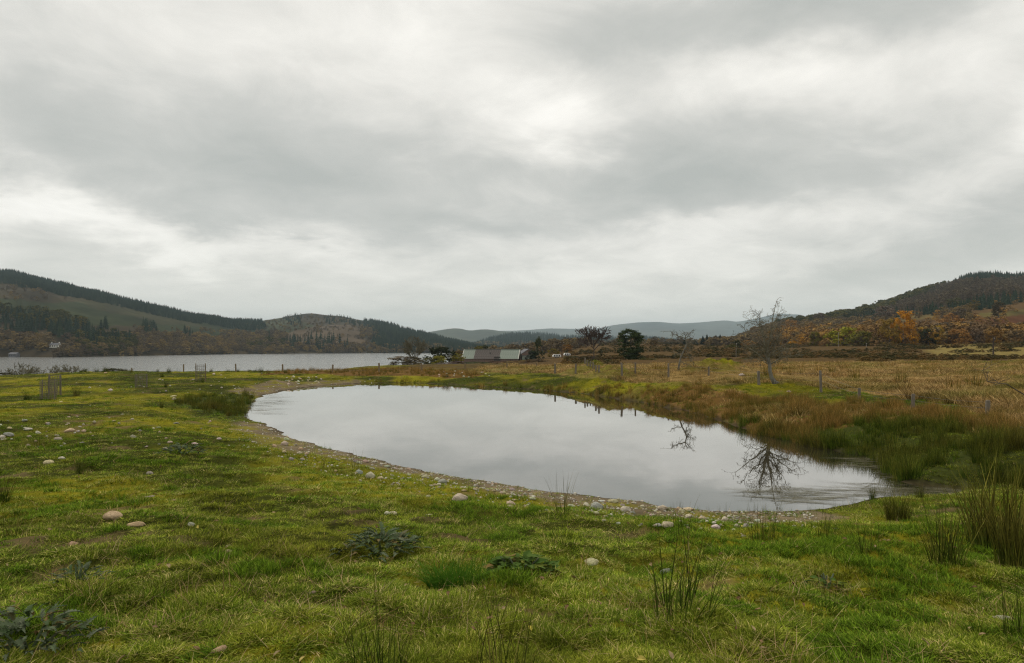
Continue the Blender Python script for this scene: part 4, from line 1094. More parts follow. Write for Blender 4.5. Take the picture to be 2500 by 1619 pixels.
# ------------------------------------------------------------------ leafless trees
M['bark_purple'] = noise_mat('bark_purple_brown', (0.06, 0.045, 0.04), (0.13, 0.10, 0.085), 2)
def bare_tree(name, label, px, d, top, seed, first=0.22, spread=0.5, wid=1.0, wpx=None, depth=5, mt='bark', lean=0.02, r0=0.03, minr=0.02):
    x, y, z = at_dist(px, d); hh = EYE - (top - HY) * d / F - z
    root = empty(name, (x, y, z))
    obj('trunk', trunk_mesh(name + '_trunk', 0.62 * hh, r0 * hh * 0.55, M[mt], seed, lean), root)
    me = bare_mesh(name + '_limbs', hh * 0.86, seed, M['twig' if mt == 'bark_grey' else 'bark_purple'], depth, spread, (3, 4), minr, 0.14, first, r0)
    v = np.empty(len(me.vertices) * 3); me.vertices.foreach_get('co', v); v = v.reshape(-1, 3)
    v[:, 2] *= hh / np.percentile(v[:, 2], 99.7)
    rr = np.percentile(np.abs(v[:, 0]), 98); v[:, :2] *= (wpx * d / F / 2 if wpx else hh * 0.45 * wid) / rr
    me.vertices.foreach_set('co', v.ravel()); me.update()
    obj('crown', me, root)
    return tag(root, label, 'tree')
bare_tree('bare_round_tree', 'leafless round-crowned tree with fine purple brown twigs', 1450, 155, 797, 81, first=0.26, spread=0.42, wpx=78, depth=6, mt='bark', minr=0.03)
bare_tree('dead_tree', 'dead forked tree with bare upright limbs above the bramble heap', 1012, 150, 822, 83, first=0.12, spread=0.30, wpx=62, depth=6, mt='bark_grey', minr=0.035)
for i, (px, d, top, w) in enumerate([(20, 84, 898, 1.3), (50, 86, 884, 1.2), (68, 84, 892, 1.3), (90, 88, 890, 1.2), (132, 82, 890, 0.8), (160, 86, 889, 1.1), (185, 84, 893, 1.2)]):
    bare_tree('shore_thorn', 'small bare thorn below the brow, branches against the loch', px, d, top, 90 + i, first=0.05, spread=0.6, wid=w, depth=4, mt='bark_grey', minr=0.014)['group'] = 'bare thorns on the brow above the loch'

def hawthorn():
    x, y, z = ground_hit(1893, 938); s = y / F; r = np.random.default_rng(42)
    print('hawthorn at', x, y, z)
    root = empty('hawthorn_tree', (x, y, z))
    tr = np.array([(0, 0, -6), (-2, 0, 2), (-9, 1, 14), (-13, 1, 30), (-14, 0, 45), (-18, 0, 62), (-20, 1, 80)], float) * s
    mb = MB(); mb.tube(tr, np.array([8, 6.3, 4.8, 4.2, 4.0, 4.3, 3.2]) * s, 9); mb.tube(np.array([(-1, 0, 3), (6, -2, 1), (11, -3, -3)]) * s, np.array([4, 3, 2]) * s, 6)
    obj('trunk', mb.mesh('hawthorn_trunk', M['bark_grey'], True), root)
    limbs = [(5, (-30, 170), 2.6), (6, (0, 203), 2.2), (5, (18, 166), 2.3), (4, (-105, 112), 1.9), (5, (-80, 142), 2.2), (4, (-72, 92), 1.8), (5, (-58, 125), 2.0), (6, (-45, 150), 1.8),
             (5, (42, 110), 2.2), (5, (60, 92), 2.0), (4, (48, 70), 1.8), (5, (35, 140), 2.0), (6, (10, 150), 1.9), (4, (-48, 64), 1.6), (4, (26, 62), 1.5), (6, (-15, 130), 2.0), (5, (15, 95), 1.8), (6, (-60, 108), 1.7), (5, (-40, 100), 1.6), (6, (30, 120), 1.6)]
    for k, (i, (dx, dz), w) in enumerate(limbs):
        p0 = tr[i]; dep = r.uniform(-45, 45) * s * (0.5 if abs(dx) > 60 else 1)
        p1 = np.array([dx * s, dep, dz * s])
        n = 9; t = np.linspace(0, 1, n)[:, None]
        mid = (p0 + p1) / 2 + np.array([0, 0, 1]) * (8 if abs(dx) > 40 else 0) * s + np.array([1, 0, 0]) * r.normal(0, 6) * s
        pts = (1 - t) ** 2 * p0 + 2 * t * (1 - t) * mid + t ** 2 * p1
        pts[1:-1] += r.normal(0, 1.6 * s, (n - 2, 3))
        mb = MB(); rad = np.linspace(w, 0.5, n) * s * 0.85; mb.tube(pts, rad, 6, cap=False)
        for q in range(6 if abs(dx) > 55 else 11):
            j = int(r.integers(2, n)); dd = (pts[min(j, n - 1)] - pts[j - 1]); dd /= np.linalg.norm(dd)
            nd = dd * 0.7 + r.normal(0, 0.75, 3) + np.array([0, 0, 0.15])
            grow(mb, pts[j], nd, r.uniform(10, 26) * s, 0.5 * s, 2, r, 0.8, 0.05, 0.62, (2, 3), 0.3, 0.22 * s, 4, 2)
        if k == 1:
            tip = pts[-1]; mb.tube([tip, tip + np.array([6, 0, 6]) * s, tip + np.array([16, 0, 4]) * s], [0.4 * s, .3 * s, .2 * s], 4)
        obj('branch', mb.mesh('hawthorn_branch', M['twig']), root)
    tag(root, 'lichen-grey leafless hawthorn with a bent trunk on the mossy bank', 'tree')
hawthorn()

def crooked_thorn():
    x, y, z = ground_hit(1657, 906); s = y / F; r = np.random.default_rng(4)
    root = empty('crooked_thorn', (x, y, z))
    tr = np.array([(0, 0, -4), (0, 0, 10), (3, 0, 25), (8, 1, 40), (16, 0, 55), (19, -1, 66), (16, 0, 78)], float) * s
    mb = MB(); mb.tube(tr, np.array([2.8, 2.3, 2.0, 1.9, 1.8, 1.6, 1.2]) * s, 7)
    obj('trunk', mb.mesh('thorn_trunk', M['bark_grey'], True), root)
    for i, (dx, dz) in [(6, (-26, 96)), (6, (34, 98)), (6, (12, 94)), (6, (-12, 90)), (5, (38, 72)), (4, (36, 48)), (4, (30, 30)), (3, (-18, 44)), (2, (22, 14)), (5, (28, 60)), (3, (34, 20))]:
        p0 = tr[i]; p1 = np.array([dx * s, r.uniform(-15, 15) * s, dz * s]); n = 7; t = np.linspace(0, 1, n)[:, None]
        pts = p0 * (1 - t) + p1 * t; pts[1:-1] += r.normal(0, 1.6 * s, (n - 2, 3))
        mb = MB(); mb.tube(pts, np.linspace(0.9, 0.35, n) * s, 5, cap=False)
        for q in range(10):
            j = int(r.integers(2, n)); grow(mb, pts[j], r.normal(0, 1, 3) + np.array([0, 0, 0.2]), r.uniform(6, 14) * s, 0.4 * s, 1, r, 0.8, 0.0, 0.65, (2, 3), 0.3, 0.2 * s, 4, 2)
        obj('branch', mb.mesh('thorn_branch', M['twig']), root)
    tag(root, 'thin crooked bare thorn leaning behind the mossy mound', 'tree')
crooked_thorn()

def stick(name, label, pxs, mt, r0, cat='branch', twigs=5, seed=3):
    """bare branch through photo points at one distance: (px, py)"""
    x, y, z = ground_hit(*pxs[0]); r = np.random.default_rng(seed)
    pts = [np.array([(px - CX) * y / F - x, 0.04 * i, EYE - (py - HY) * y / F - z]) for i, (px, py) in enumerate(pxs)]
    root = empty(name, (x, y, z)); mb = MB(); mb.tube(pts, np.linspace(r0, r0 * 0.3, len(pts)), 6)
    obj('stem', mb.mesh(name, M[mt]), root)
    mb = MB()
    for k in range(twigs):
        j = int(r.integers(max(1, len(pts) // 2), len(pts))); grow(mb, pts[j], r.normal(0, 1, 3) + np.array([0, 0, .5]), 0.35, r0 * 0.4, 1, r, minr=0.004)
    if twigs: obj('twig', mb.mesh(name + '_twig', M[mt]), root)
    return tag(root, label, cat)
stick('fallen_branch', 'long bare fallen branch arching over the rough field grass', [(2560, 1000), (2500, 962), (2462, 938), (2445, 936), (2420, 932), (2412, 905)], 'bark', 0.02, twigs=9)
stick('broken_branch', 'pale broken branch end lying in the rushes', [(2530, 1075), (2512, 1050), (2497, 1043)], 'bark_grey', 0.05, twigs=0)

# ------------------------------------------------------------------ buildings
M['wall_board'] = noise_mat('barn_boards', (0.12, 0.085, 0.07), (0.22, 0.16, 0.13), 3, stretch=(1, 1, .2))
M['sheet_green'] = noise_mat('pale_green_roof_sheet', (0.19, 0.225, 0.19), (0.30, 0.335, 0.285), 1.6, rough=0.7)
M['sheet_old'] = noise_mat('weathered_roof_sheet', (0.075, 0.065, 0.06), (0.17, 0.148, 0.135), 2.2, rough=0.85, stretch=(1.5, .5, .5))
M['white_wall'] = noise_mat('white_render', (0.62, 0.61, 0.55), (0.78, 0.77, 0.70), 1.5)
M['slate'] = noise_mat('slate_roof', (0.10, 0.10, 0.11), (0.20, 0.20, 0.21), 2)
M['glass'], _t, _b = mat('window_glass', 0.1, 0.5); _b.inputs['Base Color'].default_value = (0.03, 0.035, 0.04, 1)
M['iron'] = noise_mat('dark_iron', (0.05, 0.05, 0.05), (0.11, 0.10, 0.09), 4)
M['white_paint'] = noise_mat('white_vehicle_paint', (0.74, 0.74, 0.72), (0.82, 0.82, 0.80), 1, rough=0.4)
M['pole'] = noise_mat('pole_timber', (0.055, 0.042, 0.032), (0.12, 0.095, 0.075), 4, stretch=(1, 1, .1))
M['pole_pale'] = noise_mat('pole_pale_timber', (0.22, 0.20, 0.16), (0.36, 0.33, 0.27), 4, stretch=(1, 1, .1))

def prism(mb, pts, y0, y1):
    """outline in x,z extruded along y"""
    n = len(pts); v = [(x, y0, z) for x, z in pts] + [(x, y1, z) for x, z in pts]
    mb.add(v, [tuple(range(n)), tuple(range(2 * n - 1, n - 1, -1))] + [(i, n + i, n + (i + 1) % n, (i + 1) % n) for i in range(n)])

def boxm(name, c, s, m_, parent, rz=0.0):
    mb = MB(); mb.box(c, s, rz); return obj(name, mb.mesh(name, m_), parent)

def barn():
    d = 270; x, y, z = at_dist(1201, d); L = (1270 - 1132) * d / F
    ridge = EYE - (853 - HY) * d / F - z; eave = EYE - (875 - HY) * d / F - z; dep = 8.0
    root = empty('barn', (x, y, z), -0.17)
    mb = MB()   # gable-ended walls, ridge along x
    prof = [(-dep / 2, -0.5), (dep / 2, -0.5), (dep / 2, eave - 0.1), (0, ridge - 0.15), (-dep / 2, eave - 0.1)]
    n = 5; hl = L / 2 - 0.3
    v = [(-hl, a, b_) for a, b_ in prof] + [(hl, a, b_) for a, b_ in prof]
    mb.add(v, [(0, 1, 2, 3, 4), (9, 8, 7, 6, 5)] + [(i, i + 5, (i + 1) % 5 + 5, (i + 1) % 5) for i in range(5)])
    obj('wall', mb.mesh('barn_wall', M['wall_board']), root)
    # roof of separate sheets, each with its ribs
    ns = 24; w = L / ns; edges = [(-dep / 2 - 0.35, eave - 0.18), (0.0, ridge)]
    def sheet(side, m_):
        mb = MB(); k = 9
        us = np.linspace(-w / 2 + 0.008, w / 2 - 0.008, k)
        a = np.array([0, side * edges[0][0], edges[0][1]]); b_ = np.array([0, 0, edges[1][1]])
        nrm = np.array([0, side * -(edges[1][1] - edges[0][1]), edges[1][0] - edges[0][0]]); nrm = nrm / np.linalg.norm(nrm); nrm = nrm if nrm[2] > 0 else -nrm
        V = []
        for p in (a, b_):
            for i, u in enumerate(us): V.append(p + np.array([u, 0, 0]) + nrm * (0.05 if i % 2 else 0.0))
        for p in (a, b_):
            for i, u in enumerate(us): V.append(p + np.array([u, 0, 0]) - nrm * 0.03)
        fs = [(i, i + 1, k + i + 1, k + i) for i in range(k - 1)] + [(2 * k + i, 3 * k + i, 3 * k + i + 1, 2 * k + i + 1) for i in range(k - 1)]
        fs += [(i, 2 * k + i, 2 * k + i + 1, i + 1) for i in range(k - 1)]
        mb.add(V, fs); return mb.mesh('roof_sheet', m_)
    ms = {(sd, q): sheet(sd, M[q]) for sd in (1, -1) for q in ('sheet_green', 'sheet_old')}
    r = random.Random(2)
    for sd in (1, -1):
        for i in range(ns):
            q = 'sheet_old' if 4.5 <= i < 16 else 'sheet_green'
            o = obj('roof_sheet', ms[(sd, q)], root, loc=(-L / 2 + w * (i + 0.5), 0, r.uniform(0.0, 0.03)))
    mb = MB(); mb.box((0, 0, ridge + 0.08), (L + 0.2, 0.5, 0.12)); obj('ridge_cap', mb.mesh('ridge_cap', M['sheet_green']), root)
    for sx in (-1, 1):
        mb = MB(); 
        for sd in (1, -1): mb.tube([(sx * (L / 2 + 0.06), sd * edges[0][0], edges[0][1] + .02), (sx * (L / 2 + 0.06), 0, ridge + 0.02)], 0.12, 4)
        obj('barge_board', mb.mesh('barge_board', M['white_wall']), root)
    boxm('door', (3.0, -dep / 2 - 0.03, 1.0), (2.6, 0.08, 2.2), M['iron'], root)
    boxm('roof_light', (-0.3, -1.9, (eave + ridge) / 2 + 0.35), (0.5, 0.5, 0.3), M['glass'], root)
    tag(root, 'long low barn with pale green roof sheets and a weathered brown middle', 'barn')
    # lean-to shed
    x, y, z = at_dist(1288, 268); root = empty('shed', (x, y, z), 0.1)
    top = EYE - (868 - HY) * y / F - z
    mb = MB(); prism(mb, [(-2.4, -.3), (2.4, -.3), (2.4, top * 0.8), (-2.4, top)], -2, 2); obj('wall', mb.mesh('shed_wall', M['sheet_green']), root)
    mb = MB(); prism(mb, [(-2.8, top + .03), (2.8, top * 0.8 - .04), (2.8, top * 0.8 + .1), (-2.8, top + .17)], -2.4, 2.4); obj('roof', mb.mesh('shed_roof', M['slate']), root)
    boxm('door', (-0.8, -2.03, top * 0.35), (1.1, 0.06, top * 0.62), M['iron'], root)
    tag(root, 'small pale lean-to shed between barn and spruce', 'shed')
    x, y, z = at_dist(1285, 290); root = empty('shed', (x, y, z), 0.3); top = EYE - (853 - HY) * y / F - z
    mb = MB(); prism(mb, [(-3, -.3), (3, -.3), (3, top * .6), (0, top), (-3, top * .6)], -3, 3); obj('wall', mb.mesh('shed_wall', M['wall_board']), root)
    mb = MB(); prism(mb, [(-3.4, top * .55), (0, top + .02), (3.4, top * .55), (3.4, top * .55 + .2), (0, top + .25), (-3.4, top * .55 + .2)], -3.3, 3.3); obj('roof', mb.mesh('shed_roof', M['slate']), root)
    boxm('window', (0, -3.03, top * .4), (1.2, .05, .8), M['glass'], root)
    tag(root, 'dark gabled shed half hidden behind the barn end', 'shed')

def vehicle(px, d, L, label):
    x, y, z = at_dist(px, d); top = EYE - (873.5 - HY) * d / F - z
    root = empty('trailer', (x, y, z), 0.05); h = max(1.3, top); hl = L / 2
    mb = MB(); prism(mb, [(-hl, .5), (hl, .5), (hl, h * .75), (hl - .3, h), (-hl + .5, h), (-hl, h * .7)], -1.05, 1.05); obj('body', mb.mesh('trailer_body', M['white_paint']), root)
    for k in (-.55, 0, .55): boxm('window', (k * hl, -1.07, h * .66), (L * .17, .05, .55), M['glass'], root)
    for k in (-.3, .3):
        mb = MB(); th = np.linspace(0, 2 * math.pi, 13)
        mb.tube([(k * hl, -1.0, .38), (k * hl, -.75, .38)], .36, 12); obj('wheel', mb.mesh('trailer_wheel', M['iron']), root)
    tag(root, label, 'trailer')

def house(name, label, px, w_px, h_px, loc, wallm, roofm, nwin, storeys=1, depth=6.0, chim=2, group=None):
    x, y, z = loc; w = w_px * y / F; h = h_px * y / F
    root = empty(name, (x, y, z - 0.3)); he = h * 0.62
    mb = MB(); v = []
    prof = [(-depth / 2, -2.5), (depth / 2, -2.5), (depth / 2, he), (0, h - .1), (-depth / 2, he)]
    v = [(-w / 2, a, b_) for a, b_ in prof] + [(w / 2, a, b_) for a, b_ in prof]
    mb.add(v, [(0, 1, 2, 3, 4), (9, 8, 7, 6, 5)] + [(i, i + 5, (i + 1) % 5 + 5, (i + 1) % 5) for i in range(5)]); obj('wall', mb.mesh(name + '_wall', wallm), root)
    mb = MB()
    for sd in (1, -1):
        a = np.array([0, sd * (depth / 2 + .4), he - .15]); b_ = np.array([0, 0, h + .05]); e = w / 2 + .3
        V = [(-e, a[1], a[2]), (e, a[1], a[2]), (e, 0, b_[2]), (-e, 0, b_[2]), (-e, a[1], a[2] + .22), (e, a[1], a[2] + .22), (e, 0, b_[2] + .22), (-e, 0, b_[2] + .22)]
        mb.add(V, [(0, 1, 2, 3), (7, 6, 5, 4), (0, 4, 5, 1), (1, 5, 6, 2), (2, 6, 7, 3), (3, 7, 4, 0)])
    rf = obj('roof', mb.mesh(name + '_roof', roofm), root)
    for k in range(chim): boxm('chimney', ((k * 2 - 1) * (w / 2 - .8) if chim > 1 else w * .2, 0, h + .6), (.9, .9, 1.6), wallm, rf)
    for s in range(storeys):
        zc = he * (s + 0.55) / storeys
        for i in range(nwin):
            wo = obj('window', None, root) if False else boxm('window', (-w / 2 + w * (i + .5) / nwin, -depth / 2 - .04, zc), (w / nwin * .42, .08, he / storeys * .5), M['glass'], root)
    return tag(root, label, 'house', group)
barn()
vehicle(1359, 238, 3.0, 'low white trailer left of the farm utility pole'); vehicle(1384, 236, 2.3, 'shorter low white trailer right of the farm utility pole')
house('white_house', 'small white house with chimneys among trees across the loch', 137, 22, 10, hill_hit('hill_across_loch', 137, 846), M['white_wall'], M['slate'], 4, chim=2)
_x, _y, _z = (35 - CX) * 706 / F, 706, -6.6
house('lodge', 'grey lodge with wide windows on the far loch shore', 35, 18, 10, (_x, _y, _z + 0.5), M['slate'], M['slate'], 4, chim=0)
house('large_white_house', 'long white house far off on the forested ridge', 1282, 18, 7, hill_hit('forested_ridge', 1282, 846), M['white_wall'], M['white_wall'], 7, storeys=2, chim=2, depth=14)

def pole(px, d, top, m_, label, cross=False, k=1.0):
    x, y, z = at_dist(px, d); h = EYE - (top - HY) * d / F - z
    root = empty('utility_pole', (x, y, z)); mb = MB(); mb.tube([(0, 0, -.3), (0, 0, h * .5), (.03, 0, h)], [.17 * k, .15 * k, .12 * k], 8); obj('post', mb.mesh('pole_post', m_), root)
    if cross:
        boxm('crossarm', (0, -.1, h - .35), (1.5, .1, .12), m_, root)
        for k in (-.6, .6):
            mb = MB(); mb.tube([(k, -.1, h - .3), (k, -.1, h - .1)], [.05, .03], 6); obj('insulator', mb.mesh('insulator', M['white_paint']), root)
    else:
        mb = MB(); mb.tube([(.12, -.1, h - .3), (.12, -.1, h - .05)], [.05, .03], 6); obj('insulator', mb.mesh('insulator', M['white_paint']), root)
    tag(root, label, 'utility pole'); return Vector((x, y, z + h))
pole(1372, 215, 835, M['pole'], 'dark utility pole by the farm right of the spruce', True)
pole(2425, 150, 824, M['pole'], 'dark utility pole in the rough field in front of the orange oak')
pole(2115, 245, 838, M['pole_pale'], 'pale utility pole at the edge of the autumn trees', k=.6)
pole(1797, 165, 838, M['pole_pale'], 'thin pale pole behind the big hawthorn', k=.4)
pole(2047, 300, 812, M['pole_pale'], 'short pale pole above the yellow green willow', k=.6)

# ------------------------------------------------------------------ fences and tree guards
def fence(name, label, posts, m_, r0, wires=(0.3, 0.6, 0.85), seed=0):
    r = random.Random(seed); x0, y0, z0 = posts[0][:3]
    root = empty(name, (x0, y0, z0)); tops = []
    for x, y, z, h in posts:
        mb = MB(); lx, ly = r.uniform(-.05, .05) * h, r.uniform(-.05, .05) * h
        rr = r0 * r.uniform(.85, 1.2)
        mb.tube([(0, 0, -.3), (lx * .5, ly * .5, h * .5), (lx, ly, h - .02), (lx, ly, h)], [rr * 1.1, rr, rr * .95, rr * .75], 8)
        obj('post', mb.mesh('post', m_), root, loc=(x - x0, y - y0, z - z0)); tops.append((np.array([x - x0, y - y0, z - z0]), np.array([lx, ly, h])))
    for a, b_ in zip(tops[:-1], tops[1:]):
        for w in wires:
            p, q = a[0] + a[1] * w, b_[0] + b_[1] * w
            mid = (p + q) / 2 - np.array([0, 0, 0.04]); mb = MB(); mb.tube([p, mid, q], 0.004, 3); obj('wire', mb.mesh('wire', M['wire']), root)
    return tag(root, label, 'fence')

def post_at(px, top, d=None, base=None):
    x, y, z = at_dist(px, d) if d else ground_hit(px, base)
    return (x, y, z - 0.05, max(0.5, EYE - (top - HY) * y / F - z))
fence('loch_fence', 'timber post and wire fence along the brow above the loch', [post_at(px, t, d) for px, t, d in [(322, 897, 68), (448, 888, 67), (576, 887, 66), (690, 888, 65), (812, 889, 64), (926, 885, 66), (1029, 885, 70), (1136, 886, 74), (1238, 882, 78), (1310, 884, 80)]], M['post_new'], 0.075, (0.35, 0.6, 0.8, 0.95), 3)
fence('old_fence', 'leaning lichen-grey post and wire fence along the rushy bank', [post_at(px, t, None, b_) for px, t, b_ in [(1355, 886, 912), (1405, 887, 914), (1519, 884, 921), (1551, 883, 914), (1632, 885, 922), (1730, 893, 919), (1853, 903, 940), (2005, 902, 958), (2097, 944, 978), (2228, 960, 994), (2411, 979, 1018)]], M['post'], 0.065, (0.55, 0.88), 5)
fence('field_fence', 'row of grey fence posts running away into the brown field', [post_at(px, t, None, b_) for px, t, b_ in [(1462, 893, 914), (1455, 890, 908), (1448, 888, 903), (1441, 886, 899), (1434, 884, 895), (1428, 883, 892)]], M['post'], 0.06, (0.6, 0.9), 6)

def tree_guard(px, base, top, wpx, stakes, label, seed, mesh_h=1.0, plantlet=True):
    x, y, z = ground_hit(px, base); h = EYE - (top - HY) * y / F - z; w = wpx * y / F; r = random.Random(seed)
    root = empty('tree_guard', (x, y, z), r.uniform(-.2, .2)); rad = w / 2
    for k in range(stakes):
        a = math.pi * (1 - k / max(1, stakes - 1)) if stakes > 1 else 0
        mb = MB(); mb.tube([(0, 0, -.2), (0, 0, h * .5), (r.uniform(-.02, .02), 0, h)], [.032, .03, .028], 6)
        obj('stake', mb.mesh('stake', M['post'] if seed != 4 else M['post_new']), root, loc=(rad * math.cos(a), -rad * .4 * math.sin(a), 0))
    mb = MB(); hm = h * mesh_h * .94; nv, nh = 16, max(6, int(hm / .1))
    for k in range(nv):
        a = k * 2 * math.pi / nv; mb.tube([(rad * math.cos(a), rad * math.sin(a), 0), (rad * math.cos(a), rad * math.sin(a), hm)], .006, 3, cap=False)
    th = np.linspace(0, 2 * math.pi, 17)
    for k in range(nh + 1):
        zz = .03 + (hm - .03) * k / nh; mb.tube(np.stack([rad * np.cos(th), rad * np.sin(th), np.full(17, zz)], 1), .006, 3, cap=False)
    obj('wire_mesh', mb.mesh('guard_wire', M['post']), root)
    if plantlet:
        mb = MB(); rr = np.random.default_rng(seed)
        for k in range(3): grow(mb, (rr.normal(0, .04), rr.normal(0, .04), 0), (rr.normal(0, .2), rr.normal(0, .2), 1), h * .45, .012, 2, rr, minr=.004)
        obj('sapling', mb.mesh('sapling', M['twig']), root)
    return tag(root, label, 'tree guard')
tree_guard(118, 976, 927, 34, 2, 'front wire tree guard of the overlapping pair, widest cage', 1)
tree_guard(134, 965, 914, 26, 2, 'taller wire tree guard close behind the widest cage', 2)
tree_guard(345, 948, 913, 28, 2, 'wire tree guard with two short stakes on the open turf', 3)
tree_guard(490, 931, 887, 24, 2, 'wire tree guard with two tall stakes on the brow by the fence', 4, .95)

# ------------------------------------------------------------------ stones
def stone_mesh(i, flat, ang):
    bm = bmesh.new(); bmesh.ops.create_icosphere(bm, subdivisions=3, radius=0.5)
    r = np.random.default_rng(700 + i); off = r.uniform(0, 50, 3)
    cut = [r.normal(0, 1, 3) for _ in range(9)]; cut = [c / np.linalg.norm(c) for c in cut]
    for v in bm.verts:
        p = np.array(v.co); n = p / np.linalg.norm(p)
        k = 1 + 0.28 * float(fbm(np.array([n[0] * 1.3 + off[0]]), np.array([n[1] * 1.3 + n[2] * 1.7 + off[1]]), 7 + i, 3)[0])
        q = n * 0.5 * k
        for c in cut:
            dd = q.dot(c) - 0.5 * ang
            if dd > 0: q = q - c * dd * 0.8
        v.co = (q[0], q[1] * 0.8, q[2] * flat)
    me = bpy.data.meshes.new('stone%d' % i); bm.to_mesh(me); bm.free(); me.shade_smooth(); me.materials.append(M['stone']); return me
STONES = [stone_mesh(i, f, a) for i, (f, a) in enumerate([(0.58, 0.84), (0.5, 0.74), (0.72, 0.82), (0.42, 0.7), (0.6, 0.66), (0.85, 0.90), (0.35, 0.74), (0.55, 0.78)])]
CREAM, GREY, TANC, WHITE, MOSSY = (0.56, 0.49, 0.35), (0.40, 0.375, 0.32), (0.52, 0.42, 0.26), (0.66, 0.62, 0.53), (0.33, 0.30, 0.15)
_sr = random.Random(77)
def stone(px, py, wpx, c, label, group=None, mesh=None, sink=0.32, name='stone', hk=1.0):
    x, y, z = ground_hit(px, py); w = wpx * y / F * (1.05 if group and 'left' in group else 1.2 if group else 1.0)
    me = STONES[mesh] if mesh is not None else _sr.choice(STONES)
    if group:
        cn = {CREAM: 'cream', GREY: 'grey', TANC: 'tan', WHITE: 'whitish'}.get(c, 'pale'); sz = 'tiny' if wpx < 6 else 'small' if wpx < 9 else 'middling' if wpx < 15 else 'larger'
        label = label.replace('pale ', sz + ' ' + cn + ' ', 1).replace('small white', sz + ' whitish', 1).replace('small tiny', 'tiny').replace('small small', 'small')
    o = obj(name, me, loc=(x, y, z + w * (0.25 - sink * 0.5) * hk), rz=_sr.uniform(0, 6.28), sc=(w * 1.08, w * 1.08, w * 1.08 * hk), color=tuple(v * _sr.uniform(.88, 1.12) for v in c))
    o.rotation_euler = (_sr.uniform(-.15, .15), _sr.uniform(-.15, .15), _sr.uniform(-.5, .5))
    return tag(o, label, 'stone', group)
for px, py, w, c, mh, lb in [
    (1122, 1222, 36, CREAM, 5, 'big pale round stone alone between turf and pond gravel'), (1441, 1378, 44, (0.56, 0.48, 0.31), 2, 'large cream stone sunk in green turf'),
    (275, 1262, 48, TANC, 0, 'largest flat tan stone in the turf'), (333, 1284, 42, TANC, 1, 'long tan stone just below the largest tan stone'),
    (366, 1215, 24, GREY, 3, 'flat grey stone above the largest tan stone'), (465, 1281, 22, GREY, 4, 'pointed grey stone in turf'),
    (958, 1255, 22, WHITE, 2, 'white stone of a touching pair in the turf'), (945, 1257, 15, WHITE, 5, 'smaller white stone of the touching pair'),
    (1048, 1258, 18, CREAM, 6, 'thin flat cream stone near the touching white pair'), (558, 1338, 18, (0.5, 0.4, 0.24), 2, 'upper cream stone of the stacked pair in the turf'),
    (562, 1356, 26, TANC, 4, 'lower tan stone of the stacked pair in the turf'), (561, 1387, 22, GREY, 6, 'flat grey stone below the stacked pair'),
    (1759, 1240, 46, MOSSY, 4, 'mossy angular boulder at the water edge'), (1628, 1398, 34, (.26, .25, .22), 4, 'grey stone behind the big rush clump'),
    (2190, 1592, 34, TANC, 1, 'tan stone deep in the lush grass'), (178, 1334, 24, TANC, 4, 'leaning tan wedge stone in the turf'),
    (171, 1056, 22, CREAM, 2, 'rounded cream stone largest among the left field stones'), (118, 1130, 24, CREAM, 0, 'domed pale stone beside a dark rush clump'),
    (148, 982, 12, WHITE, 6, 'bright white flat stone below the tree guards'), (2040, 1293, 20, (0.46, 0.46, 0.45), 6, 'pale grey slab stone in the yellow turf'),
    (1811, 918, 16, (0.42, 0.40, 0.36), 2, 'pale stone on the green hump left of the hawthorn'), (1927, 957, 12, (0.4, 0.36, 0.28), 4, 'pale stone on the moss below the hawthorn'),
    (535, 1592, 34, TANC, 3, 'flat tan stone half buried beside straw'), (2452, 1512, 44, GREY, 6, 'grey slab under thin rushes'), (760, 1450, 22, (.30, .26, .22), 3, 'brown grey stone flush with the turf'),
    (475, 1088, 16, WHITE, 0, 'white stone touching the grey thistle clump')]:
    stone(px, py, w, c, lb, mesh=mh, name='boulder' if 'boulder' in lb else 'stone', sink=0.5, hk=0.8)
gs = 'stones strewn along the near pond edge'
for px, py, w in [(1247, 1232, 18), (1300, 1219, 13), (1393, 1236, 13), (1456, 1245, 26), (1469, 1225, 12), (1497, 1229, 20), (1529, 1248, 23), (1545, 1257, 13), (1618, 1246, 20), (1665, 1249, 14), (1682, 1245, 18), (1716, 1269, 15), (1682, 1264, 14), (1620, 1267, 11), (1628, 1285, 26), (1748, 1291, 18), (1770, 1271, 13), (1797, 1263, 11), (1822, 1289, 12), (1607, 1284, 12), (1432, 1237, 14), (1479, 1266, 13), (1528, 1227, 8), (1456, 1254, 12), (1675, 1285, 12), (876, 1157, 15), (929, 1170, 13), (904, 1167, 18), (1038, 1166, 16), (1072, 1187, 10), (1053, 1189, 9), (1081, 1181, 18), (1129, 1192, 12), (1159, 1197, 12), (998, 1160, 11), (695, 1088, 14), (875, 1133, 10), (1240, 1208, 9), (1256, 1222, 10), (1270, 1212, 8), (1230, 1205, 9), (1246, 1240, 14), (1590, 1262, 10), (1560, 1268, 9), (1850, 1275, 14)]:
    stone(px, py, w, _sr.choice([CREAM, WHITE, GREY, CREAM]), 'pale rounded stone on the gravelly near edge of the pond', gs)
n_ = 0
while n_ < 150:
    px = _sr.uniform(660, 1870); i = _sr.random() ** 1.6
    ey = np.interp(px, [600, 680, 782, 909, 1056, 1200, 1341, 1480, 1626, 1740, 1900], [1020, 1053, 1088, 1120, 1153, 1175, 1200, 1216, 1235, 1246, 1250])
    py = ey + 6 + i * 58
    stone(px, py, 4.5 + 9 * _sr.random() ** 2, _sr.choice([CREAM, WHITE, GREY, TANC, CREAM]), 'pale rounded stone on the gravelly near edge of the pond', gs); n_ += 1
gl = 'stones scattered over the left field'
